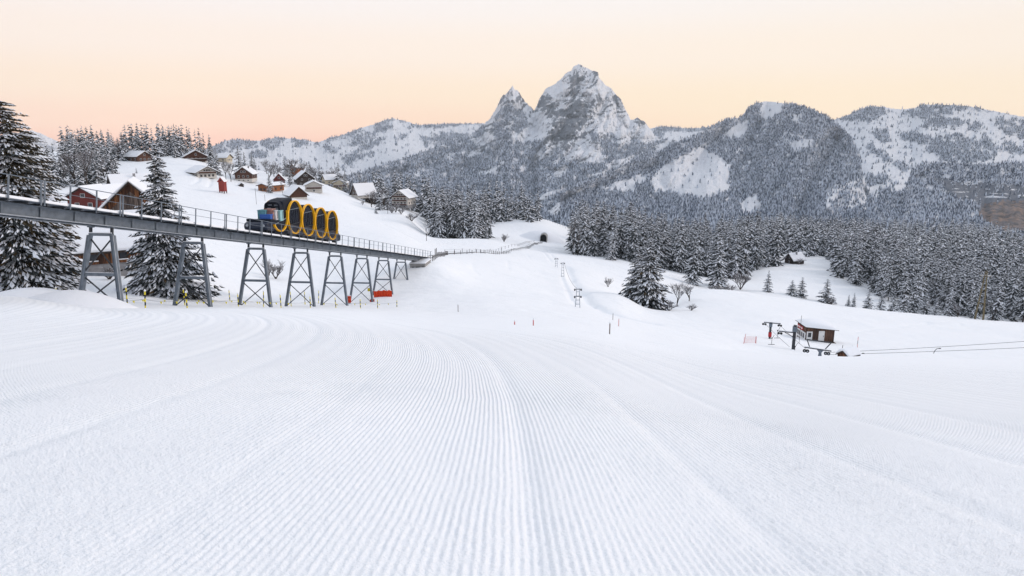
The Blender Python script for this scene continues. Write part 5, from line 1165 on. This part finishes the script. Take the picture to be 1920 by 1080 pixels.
# safety nets and pads
def drape(px0, px1, Y0, Y1, h, label, name, m, waves=7, thick=.05, zup=.15):
    pts = []; n = 40
    for k in range(n+1):
        t = k/n; x, y, z = G(px0+(px1-px0)*t, Y0+(Y1-Y0)*t); o_ = .10*sin(t*waves*6.28); sag = .10*h*sin(t*pi*3+1)
        pts.append((np.array((x, y-o_, z+zup-.1+ (.0 if k % 6 else -.06))), np.array((x, y-o_*.6, z+zup+h*(1-.12*abs(sin(t*pi*waves/2)))+0*sag))))
    o = empty(name, tuple(pts[0][0]), 0, label, 'safety net' if 'net' in name else 'safety pad')
    v = []; f = []
    for a, b in pts: v += [a, b, b+(0, thick, 0), a+(0, thick, 0)]
    for k in range(n):
        for q in range(4): f.append((k*4+q, k*4+(q+1) % 4, (k+1)*4+(q+1) % 4, (k+1)*4+q))
    mb = MB(); mb.add(v, f, m); local(mb, o).build('net', o)
    mb = MB(); mb.tube([b+(0, 0, .02) for a, b in pts], .03, M['snow'], 5); local(mb, o).build('snow_edge', o)
drape(701, 735, 97, 96, 1.25, 'large orange safety net hanging round the shorter trestle tower', 'safety_net', M['orange'], zup=-.2)
def pad(px, py, Y, w, h, label, pm=None):
    x, y, z = G(px, Y); zc = elev(py)*Y; o = empty('safety_pad', (x, y, zc-h/2), -math.atan2(x, y), label, 'safety pad', 'red safety pads on the towers')
    mb = MB(); mb.box((0, 0, h/2), (w, .3, h), pm or M['orange']); mb.build('cushion', o, bevel=.06); mb = MB()
    for k in (.25, .75): mb.box((0, -.16, h*k), (w+.02, .03, .06), M['black'])
    mb.box((0, 0, h+.04), (w*.9, .28, .08), M['snow']); mb.build('straps', o)
pad(655, 561, 81, .5, .85, 'small red pad on the right foot of the fifth trestle tower'); pad(698, 566, 90, .62, .8, 'small red pad on the right foot of the sixth trestle tower'); pad(693, 543, 98, .5, .5, 'yellowish pad left of the orange net', M['yellow_pole'])
# red and wooden stakes on the run
for px, py, h, m1, lab in [(965, 621, .2, 'pole_red', 'small red stake on the lip of the groomed run'), (1000, 613, .35, 'pole_red', 'thin red stake just beyond the lip of the run'), (1143, 627, .7, 'wood_brown', 'dark reddish stake beyond the run, right of centre'), (1149, 600, .9, 'wood_dark', 'short dark stake beside the lift trench'), (859, 585, .8, 'wood_brown', 'thin brown stake in the open snow below the viaduct end'), (1160, 612, .8, 'pole_red', 'short thin stake right of the dark reddish one')]:
    x, y, z = hit(px, py, 39, 300); pole(px, y, h, M[m1], name='stake', label=lab, cat='stake', r=.03)
for px, py, y0, h, lab in [(481, 383, 150, 7.0, 'tall thin brown pole on the slope left of the train'), (497, 377, 160, 3.0, 'thin stake behind the goods deck of the train')]:
    x, y, z = hit(px, py, y0, 400); pole(px, y, h, M['wood_dark'], name='wooden_pole', label=lab, cat='pole', r=.07)

# ------------------------------------------------------------------ fenced track and tunnel
trk = [(797, 488, 125), (830, 477, 130), (870, 475, 140), (910, 474, 150), (950, 471, 200), (980, 465, 240), (1003, 457, 300), (1017, 452, 340)]
TP = [np.array(hit(a, b, c, 460)) for a, b, c in trk]
TP[0] = np.array(tp(LEN, 0, .6))
seg = [0]
for a, b in zip(TP[:-1], TP[1:]): seg.append(seg[-1]+np.linalg.norm((b-a)[:2]))
def tpos(s):
    q = [np.interp(s, seg, [p[k] for p in TP]) for k in range(2)]; return np.array((q[0], q[1], ground(q[0], q[1])))
fe = empty('track_fence', tuple(tpos(2)), 0, 'long low snow fence of dark posts along the track to the tunnel', 'fence')
S = seg[-1]; near = []; mbw = MB()
npost = 70
for k in range(npost):
    s = 3+(S-12)*k/npost; p = tpos(s)+np.array((1.6, -1.2, 0)); p[2] = ground(p[0], p[1]); near.append(p)
    hgt = 2.2 if k in (2, 3, 30) else 1.15
    mb = MB(); mb.box(p+(0, 0, hgt/2-.2), (.13, .13, hgt+.4), M['wood_dark']); local(mb, fe).build('post', fe)
for z in (.95, .55):
    mb = MB(); mb.tube([p+(0, 0, z) for p in near], .022, M['steel_dark'], 4); local(mb, fe).build('wire', fe)
fe2 = empty('track_fence', tuple(tpos(60)), 0, 'sparser fence of thin posts on the uphill side of the track to the tunnel', 'fence')
ps = []
for k in range(34):
    s = S*.25+(S*.72)*k/34; p = tpos(s)+np.array((-2.5, 2.6, 0)); p[2] = ground(p[0], p[1]); ps.append(p)
    mb = MB(); mb.box(p+(0, 0, .45), (.1, .1, 1.3), M['wood_dark']); local(mb, fe2).build('post', fe2)
mb = MB(); mb.tube([p+(0, 0, .95) for p in ps], .02, M['steel_dark'], 4); local(mb, fe2).build('wire', fe2)
for sd in (-.6, .6):
    mb = MB(); mb.tube([tpos(s)+np.array((sd, -sd*.4, .12)) for s in np.linspace(2, S-1, 60)], .06, M['steel_dark'], 5)
    o = mb.build('rail'); 
    tag(o, 'dark %s rail of the track running across the snow to the tunnel' % ('left' if sd < 0 else 'right'), 'rail')
# road fence in front of the far wood
pf = [G(px, 462) for px in np.linspace(925, 1065, 30)]
fe3 = empty('road_fence', pf[0], 0, 'faint thin fence across the snow bank above the tunnel', 'fence')
for p in pf:
    mb = MB(); mb.box(np.array(p)+(0, 0, .6), (.09, .09, 1.3), M['twig']); local(mb, fe3).build('post', fe3)
mb = MB(); mb.tube([np.array(p)+(0, 0, 1.1) for p in pf], .03, M['twig'], 4); local(mb, fe3).build('wire', fe3)
# tunnel portal
x, y, z = hit(1019, 453, 330, 470); zt = z
o = empty('tunnel_portal', (x, y, z-.4), R(-8), 'dark round-arched tunnel portal in the snow bank', 'tunnel portal')
def arch(r, hgt, y_, n=14): return [(-r, y_, 0)]+[(-r*cos(pi*k/n), y_, hgt-r+r*sin(pi*k/n)) for k in range(n+1)]+[(r, y_, 0)]
a1 = arch(2.1, 5.0, -.6); a2 = arch(1.75, 4.6, -.6)
mb = MB(); n = len(a1); v = [np.array(p) for p in a1+a2]; v += [p+np.array((0, 9, 0)) for p in v]
f = []
for k in range(n-1): f += [(k, k+1, n+k+1, n+k), (2*n+k, 2*n+k+1, k+1, k), (n+k, n+k+1, 3*n+k+1, 3*n+k), (2*n+k, 3*n+k, 3*n+k+1, 2*n+k+1)]
mb.add(v, f, M['concrete']); mb.build('arch', o)
mb = MB(); mb.prism([(a, .5, c) for a, _, c in arch(1.74, 4.59, 0)], (0, 8, 0), M['dark']); mb.build('bore', o)
mb = MB(); mb.prism([(a, -.5, c) for a, _, c in [(p[0], 0, p[2]) for p in arch(2.12, 5.02, 0)[1:-1]]]+[(2.0, -.5, 4.2), (0, -.5, 5.5), (-2.0, -.5, 4.2)][:0], (0, .0, 0), M['snow']) if False else None
mb = MB(); mb.tube([(a, 4, c+.15) for a, _, c in arch(2.2, 5.05, 0)[4:-4]], .5, M['snow'], 8); mb.build('snow_hood', o)
# snow bank round it
def mound(cx, cy, rx, ry, h, label='snow bank'):
    n = 28; v = []; f = []
    for i in range(n+1):
        for j in range(n+1):
            a, b = i/n*2-1, j/n*2-1; r = math.hypot(a, b); hh_ = h*max(0, 1-r*r)**1.3 if r < 1 else 0
            X, Y = cx+a*rx, cy+b*ry; v.append((X, Y, ground(X, Y)-.12*(r > .97)-.05+hh_))
    for i in range(n):
        for j in range(n): f.append((i*(n+1)+j, (i+1)*(n+1)+j, (i+1)*(n+1)+j+1, i*(n+1)+j+1))
    o = link('snow_bank', raw_mesh('snow_bank', v, f, [M['snow']], smooth=True)); tag(o, kind='structure')
mound(x+.5, y+9.5, 15, 9, 5.6)
xh, yh, zh = G(160, 39.5); mound(xh, yh, 3.2, 2.4, 1.0); xh, yh, zh = G(110, 41); mound(xh, yh, 4.5, 2.5, .8)

# ------------------------------------------------------------------ drag lift, hut and masts
def lattice(px, pyb, pyt, y0, label, arms, Hm=None):
    x, y, z = hit(px, pyb, y0, 450); H = Hm or (elev(pyt)*y-z)
    o = empty('lift_mast', (x, y, z-.3), -math.atan2(x, y)+R(10), label, 'lift mast'); H += .3
    mb = MB()
    for k in (-1, 1): mb.bar((k*.38, 0, 0), (k*.2, 0, H), .10, .10, M['steel_light'], (0, 1, 0))
    for k in range(5): mb.bar((-.36+k*.035, 0, H*(k+.2)/5), (.36-k*.035, 0, H*(k+.2)/5), .08, .08, M['steel_light'], (0, 1, 0))
    mb.build('ladder_frame', o)
    for q, az in enumerate(arms):
        mb = MB(); mb.bar((-.62, 0, H*az), (.62, 0, H*az), .10, .10, M['steel_dark'], (0, 1, 0)); mb.bar((-.6, 0, H*az+.08), (.6, 0, H*az+.08), .1, .06, M['snow'], (0, 1, 0))
        for k in (-1, 1): mb.tube([(k*.5, -.06, H*az-.16), (k*.5, .06, H*az-.16)], .12, M['rubber'], 10)
        mb.build('crossarm', o)
    return x, y, z, H
m1 = lattice(1083, 576, 541, 80, 'white-grey lift mast with wheels standing in the open snow left of the hollow', (.97, .62)); m2 = lattice(1055, 517, 492, 120, 'small lift mast farther down the trench towards the tunnel', (.95,)); m3 = lattice(1043, 501, 483, 130, 'thin lift mast beside the smaller one', (.9,), None)
# lower station
HY = 100.
def gp(px, Y): return np.array(G(px, Y))
hx, hy, hz_ = hit(1532, 640, 85, 140)
print('hut', hx, hy, hz_)
d = hy*CP-hz_*SP; m = d/F
hut = empty('lift_hut', (hx, hy, hz_), -math.atan2(hx, hy)+R(24), 'brown wooden lift hut with a thick rounded snow roof and white door', 'hut')
lw, dw, hh = 53*m, 31*m*1.3, 25*m
x0 = -lw*.42; x1 = lw*.58
SL = -.10
def rs(x): return SL*(x-x0)
mb = MB(); mb.prism([(x0, 0, -.8), (x1, 0, -.8), (x1, 0, hh+.25+rs(x1)), (x0, 0, hh+.25)], (0, dw, 0), boards('reddish_brown_boards', (.17, .095, .065), (.05, .034, .03), (.105, .06, .045))); wl = mb.build('wall', hut)
mb = MB(); mb.box((x0+lw*.55, -.04, hh*.42), (lw*.2, .08, hh*.78), M['frame_w']); dr_ = mb.build('door', wl); mb = MB(); mb.box((x0+lw*.62, -.1, hh*.4), (.06, .06, .25), M['steel_dark']); mb.build('handle', dr_)
mb = MB(); mb.box((x0+lw*.13, -.04, hh*.45), (lw*.2, .07, hh*.62), M['frame_w']); wp = mb.build('window', wl); mb = MB(); mb.box((x0+lw*.13, -.09, hh*.5), (lw*.11, .05, hh*.34), M['pane']); mb.build('pane', wp)
mb = MB(); mb.box((x0-.05, dw*.5, hh*.35), (.08, dw*.98, hh*.6), M['frame_w']); sp = mb.build('glazed_front', wl)
for k in (.18, .42, .68, .88): 
    mb = MB(); mb.box((x0-.1, dw*k, hh*.38), (.05, dw*.16, hh*.34), M['pane']); mb.build('pane', sp)
mb = MB(); mb.box((x0-.06, dw*.62, hh*.84), (.06, dw*.62, hh*.26), M['red']); bd = mb.build('sign_board', wl)
for k, ww in ((.42, .12), (.55, .06), (.66, .1), (.8, .08)):
    mb = MB(); mb.box((x0-.11, dw*k, hh*.84), (.03, dw*ww, hh*.1), M['frame_w']); mb.build('lettering', bd)
xa, xb_ = (x0+x1)/2+.1-lw*.58, (x0+x1)/2+.1+lw*.58
mb = MB(); mb.prism([(xa, -dw*.15, hh+.26+rs(xa)), (xb_, -dw*.15, hh+.26+rs(xb_)), (xb_, -dw*.15, hh+.34+rs(xb_)), (xa, -dw*.15, hh+.34+rs(xa))], (0, dw*1.3, 0), M['eave']); rf = mb.build('roof', hut)
n = 18; v = []; f = []
for i in range(n+1):
    for j in range(n+1):
        a, b = i/n*2-1, j/n*2-1; e = (max(0, 1-abs(a)**3.5)*max(0, 1-abs(b)**3.5))**.5
        xx = (x0+x1)/2+.1+a*lw*.58; v.append((xx, dw/2+b*dw*.65, hh+.345+rs(xx)+e*(.85-.3*a*a+.1*sin(a*3)*b)))
for i in range(n):
    for j in range(n): f.append((i*(n+1)+j, (i+1)*(n+1)+j, (i+1)*(n+1)+j+1, i*(n+1)+j+1))
mb = MB(); mb.add(v, f, M['snow']); mb.build('snow', rf, smooth=True)
mb = MB(); mb.box(((x0+x1)/2, -.5, -.1), (lw*1.0, 1.0, .12), M['wood_dark']); mb.bar((x0+.3, -.6, -.1), (x0+.9, -1.1, -1.6), .1, .1, M['steel_dark']); mb.bar((x1-.4, -.6, -.1), (x1-1.2, -1.1, -1.6), .1, .1, M['steel_dark']); mb.build('deck', hut)
# column masts
def mast(px, pyb, pyt, w, label, arm, red=None, y0=75, armside=-1, bearing=0):
    x, y, z = hit(px, pyb, y0, 140); m = (y*CP-z*SP)/F; H = (pyb-pyt)*m*1.02
    o = empty('lift_mast', (x, y, z-.4), -math.atan2(x, y)+R(bearing), label, 'lift mast'); H += .4
    mb = MB(); mb.box((0, 0, H/2), (w, w, H), M['steel_dark']); mb.box((0, 0, H*.86), (w*1.5, w*1.3, H*.18), M['steel']); mb.build('column', o, bevel=.03)
    for za, xa, xb in arm:
        mb = MB(); mb.bar((xa, 0, H*za), (xb, 0, H*za), .12, .14, M['steel_dark'], (0, 1, 0)); mb.bar((xa*.5+xb*.5+(xb-xa)*.2*(1 if armside > 0 else -1), 0, H*za), (0, 0, H*za-.7), .08, .08, M['steel_dark'], (0, 1, 0)); mb.bar((xa, 0, H*za+.1), (xb, 0, H*za+.1), .12, .06, M['snow'], (0, 1, 0)); ca_ = mb.build('crossarm', o)
        for xx in {xa, xb}:
            if abs(xx) > .4:
                mb = MB()
                for q in (-.18, .18): mb.tube([(xx*.92+q, -.06, H*za-.3), (xx*.92+q, .06, H*za-.3)], .17, M['rubber'], 12)
                mb.bar((xx*.92, 0, H*za), (xx*.92, 0, H*za-.3), .06, .06, M['steel'], (0, 1, 0)); mb.build('pulley', ca_)
    if red:
        mb = MB(); mb.box((0, -w*.15, H*red), (w*1.5, w*1.3, .75), M['red']); mb.build('pad', o, bevel=.06)
    return x, y, z, H
a1 = mast(1443, 635, 604, .34, 'lift mast with a red pad and double crossarm left of the lift hut', [(.97, -1.05, 1.45)], .36)
a2 = mast(1487, 655, 609, .42, 'taller dark lift mast beside the hut window, one arm to the left', [(.72, -2.05, .1)], None, bearing=0)
# T-bars hanging
def tbar(px, pyt, pyb, Y, label, half=.45):
    x, y, z = G(px, Y); zt, zb = elev(pyt)*Y, elev(pyb)*Y; o = empty('t_bar', (x, y, zb), 0, label, 't-bar', 'T-bars of the drag lift')
    L_ = zt-zb; mb = MB(); mb.tube([(0, 0, 0), (.02, 0, L_*.62), (.22, 0, L_*.86), (.30, 0, L_)], .028, M['steel_dark'], 6); mb.build('stem', o)
    mb = MB(); mb.tube([(-half, 0, .02), (half, 0, .02)], .04, M['steel_dark'], 6); mb.build('crossbar', o); mb = MB(); mb.tube([(0, 0, L_*.62), (0, 0, L_*.72)], .09, M['rubber'], 8); mb.build('spring_box', o)
tbar(1456, 613, 634, 95, 'T-bar hanging from the right arm of the padded mast'); tbar(1446, 628, 646, 90, 'T-bar resting low in front of the padded mast'); tbar(1490, 643, 664, 88, 'T-bar hanging beside the taller dark mast')
# carrier wheels frame in front of the hut
zc = elev(660)*60; x, y = Aof(1532, 660)*80, 80.; zc = elev(663)*y; m = 80*1.0/F
fr = empty('beam_support', (x, y, zc-.6), -math.atan2(x, y), 'snowy steel beam with rubber wheels in front of the lift hut', 'cable beam')
mb = MB(); mb.bar((-1.5, 0, 1.25), (1.6, 0, 1.15), .14, .14, M['steel_dark'], (0, 0, 1)); mb.bar((-1.5, 0, 1.35), (1.6, 0, 1.25), .14, .06, M['snow'], (0, 0, 1)); mb.bar((-.9, .1, 1.3), (-1.3, .1, 2.3), .11, .11, M['steel_dark'], (0, 1, 0)); mb.bar((.9, .1, 1.3), (1.5, .1, 2.2), .11, .11, M['steel_dark'], (0, 1, 0))
mb.bar((-1.3, .1, 2.25), (1.6, .1, 2.2), .1, .12, M['steel_dark'], (0, 0, 1)); mb.prism([(-.1, -.06, 1.2), (.8, -.06, 1.2), (.5, -.06, .8), (.7, -.06, -.6), (.0, -.06, -.6), (.2, -.06, .8)], (0, .12, 0), M['steel']); mb.build('beam', fr)
for xx in (-1.45, -1.1, .98, 1.3):
    mb = MB(); mb.tube([(xx, -.08, .78), (xx, .08, .78)], .21, M['rubber'], 14); wh = mb.build('wheel', fr); mb = MB(); mb.tube([(xx, -.1, .78), (xx, .1, .78)], .08, M['steel_light'], 10); mb.build('hub', wh)
# little buried hut
x, y = Aof(1580, 664)*70, 70.; zc = elev(666)*y
o = empty('buried_hut', (x, y, zc-.75), R(-62), 'tiny wooden hut almost buried under a round snow cap at the lip of the run', 'hut')
mb = MB(); mb.prism([(-.6, 0, 0), (.6, 0, 0), (.6, 0, .75), (0, 0, 1.15), (-.6, 0, .75)], (0, 1.8, 0), M['boards_warm']); mb.build('wall', o)
mb = MB()
for sd in (-1, 1): mb.prism([(0, -.15, 1.16), (sd*.8, -.15, .62), (sd*.8, -.15, .7), (0, -.15, 1.25)], (0, 2.1, 0), M['eave'])
rf = mb.build('roof', o); mb = MB(); mb.prism([(-.8, -.1, .72), (0, -.1, 1.26), (.8, -.1, .72), (.85, -.1, .9), (.45, -.1, 1.35), (0, -.1, 1.5), (-.45, -.1, 1.35), (-.85, -.1, .9)], (0, 2.2, 0), M['snow']); mb.build('snow', rf, bevel=.12)
# cables leaving to the right
def cable(a, b, label, sag=.6, r=.022):
    a, b = np.array(a), np.array(b); o = empty('lift_cable', tuple(a), 0, label, 'cable'); mb = MB()
    mb.tube([a*(1-t)+b*t-np.array((0, 0, 4*sag*t*(1-t))) for t in np.linspace(0, 1, 24)], r, M['steel_dark'], 5); local(mb, o).build('rope', o); return o
def pix(px, py, Y): return np.array((Aof(px, py)*Y, Y, elev(py)*Y))
cable(pix(1545, 661, 78), pix(2000, 634, 70), 'upper lift cable running out of the right edge', .15); cable(pix(1545, 665, 78), pix(2000, 648, 70), 'lower lift cable running out of the right edge', .1)
for px, py, Y, lab in [(1755, 655, 73, 'bent hanger clamped on the lift cables, right one'), (1612, 664, 76.5, 'bent hanger clamped on the lift cables, beside the buried hut')]:
    p = pix(px, py+3, Y); o = empty('cable_hanger', tuple(p), 0, lab, 'hanger', 'hangers on the lift cables'); mb = MB(); mb.tube([(-.25, 0, -.3), (-.12, 0, .05), (.05, 0, .25), (.35, 0, .3)], .035, M['steel_dark'], 6); mb.build('hook', o); mb = MB(); mb.box((.4, 0, .3), (.22, .1, .08), M['steel_dark']); mb.build('clamp', o)
top1 = np.array((a1[0], a1[1], a1[2]+a1[3]-.6)); top2 = np.array((a2[0], a2[1], a2[2]+a2[3]*.72-.6))
cable(top1+(1.2, 0, 0), pix(1512, 655, 80), 'cable sloping from the padded mast to the beam frame', .1); cable(top1+(-.9, 0, 0), pix(1480, 650, 84), 'second cable sloping down from the padded mast', .1)
cable(np.array((m1[0]+.45, m1[1], m1[2]+m1[3]-.6)), np.array((m2[0]+.45, m2[1], m2[2]+m2[3]-.6)), 'thin cable between the two masts in the open snow', 1.5, .03)
# poles round the lift
for px, Y, h, m1_, m2_, lab in [(1417, 92, 1.0, 'pole_red', None, 'thick dark red post at the end of the net left of the padded mast'), (1498, 101, 4.6, 'wood_dark', None, 'thin tall rod behind the lift hut'), (1575, 82, 1.6, 'wood_dark', None, 'leaning dark rod above the buried hut'), (1606, 86, 2.6, 'pole_red', 'black', 'tall red and black rod right of the lift hut'), (1597, 100, .8, 'yellow_pole', None, 'short yellow post at the snow wall behind the hut'), (1394, 88, 1.4, 'pole_red', None, 'thin leaning red pole at the left end of the orange net')]:
    pole(px, Y, h, M[m1_], M[m2_] if m2_ else None, label=lab, lean=.12 if 'leaning' in lab else 0, r=.06 if 'thick' in lab else .03)
pts0 = [G(1394, 88), G(1404, 91), G(1417, 92)]
o = empty('mesh_net', pts0[0], 0, 'fine red mesh net curving left of the padded lift mast', 'net'); mb = MB()
for z in np.linspace(.1, .9, 5): mb.tube([np.array(p)+(0, 0, z) for p in pts0], .008, M['pole_red'], 4)
for t in np.linspace(0, 1, 22):
    q = np.array(pts0[0])*(1-t)+np.array(pts0[2])*t+(np.array(pts0[1])-(np.array(pts0[0])+np.array(pts0[2]))/2)*4*t*(1-t); mb.tube([q+(0, 0, .05), q+(0, 0, .95)], .007, M['pole_red'], 3)
local(mb, o).build('mesh', o)
# wooden pylon
x, y, z = G(1836, 196); zt = elev(508)*y; H = zt-z+.5
o = empty('wooden_pylon', (x, y, z-.5), -math.atan2(x, y)+R(15), 'tall four-legged wooden pylon in front of the right forest', 'pylon')
pw = mat('pylon_wood', (.20, .16, .09), .85, noise=.5, scale=2, col2=(.10, .085, .05))
for k, (dx, dy) in enumerate(((-1.4, -.6), (-.9, .7), (.8, -.6), (1.3, .6))):
    mb = MB(); mb.tube([(dx, dy, 0), (dx*.15, dy*.15, H)], [.2, .13], pw, 8); mb.build('leg', o)
for z0 in (.35, .62):
    mb = MB(); w_ = 1.4*(1-z0*.85); mb.bar((-w_, 0, H*z0), (w_, 0, H*z0), .18, .18, pw, (0, 1, 0)); mb.build('brace', o)
mb = MB(); mb.bar((-1.5, 0, H*.9), (1.5, 0, H*.9), .16, .2, pw, (0, 1, 0)); mb.bar((-1.5, 0, H*.9+.14), (1.5, 0, H*.9+.14), .18, .1, M['snow'], (0, 1, 0)); mb.build('crossarm', o)
# ------------------------------------------------------------------ the air
mb = MB(); hz = bpy.data.materials.new('haze'); hz.use_nodes = True; t = hz.node_tree; t.nodes.clear()
pv = t.nodes.new('ShaderNodeVolumePrincipled'); pv.inputs['Color'].default_value = (.76, .88, 1.0, 1); pv.inputs['Density'].default_value = 7.5e-5; pv.inputs['Anisotropy'].default_value = 0
mo = t.nodes.new('ShaderNodeOutputMaterial'); t.links.new(pv.outputs[0], mo.inputs['Volume'])
zs0 = min(min((o.matrix_world @ v.co).z for v in o.data.vertices[::7]) if False else 0 for o in [cam]) if False else -1500
mb.box((0, 3300, (1750-1500)/2), (10500, 7400, 3250), hz)
o = mb.build('haze'); tag(o, 'thin blue morning air over the valley', 'haze', kind='stuff')
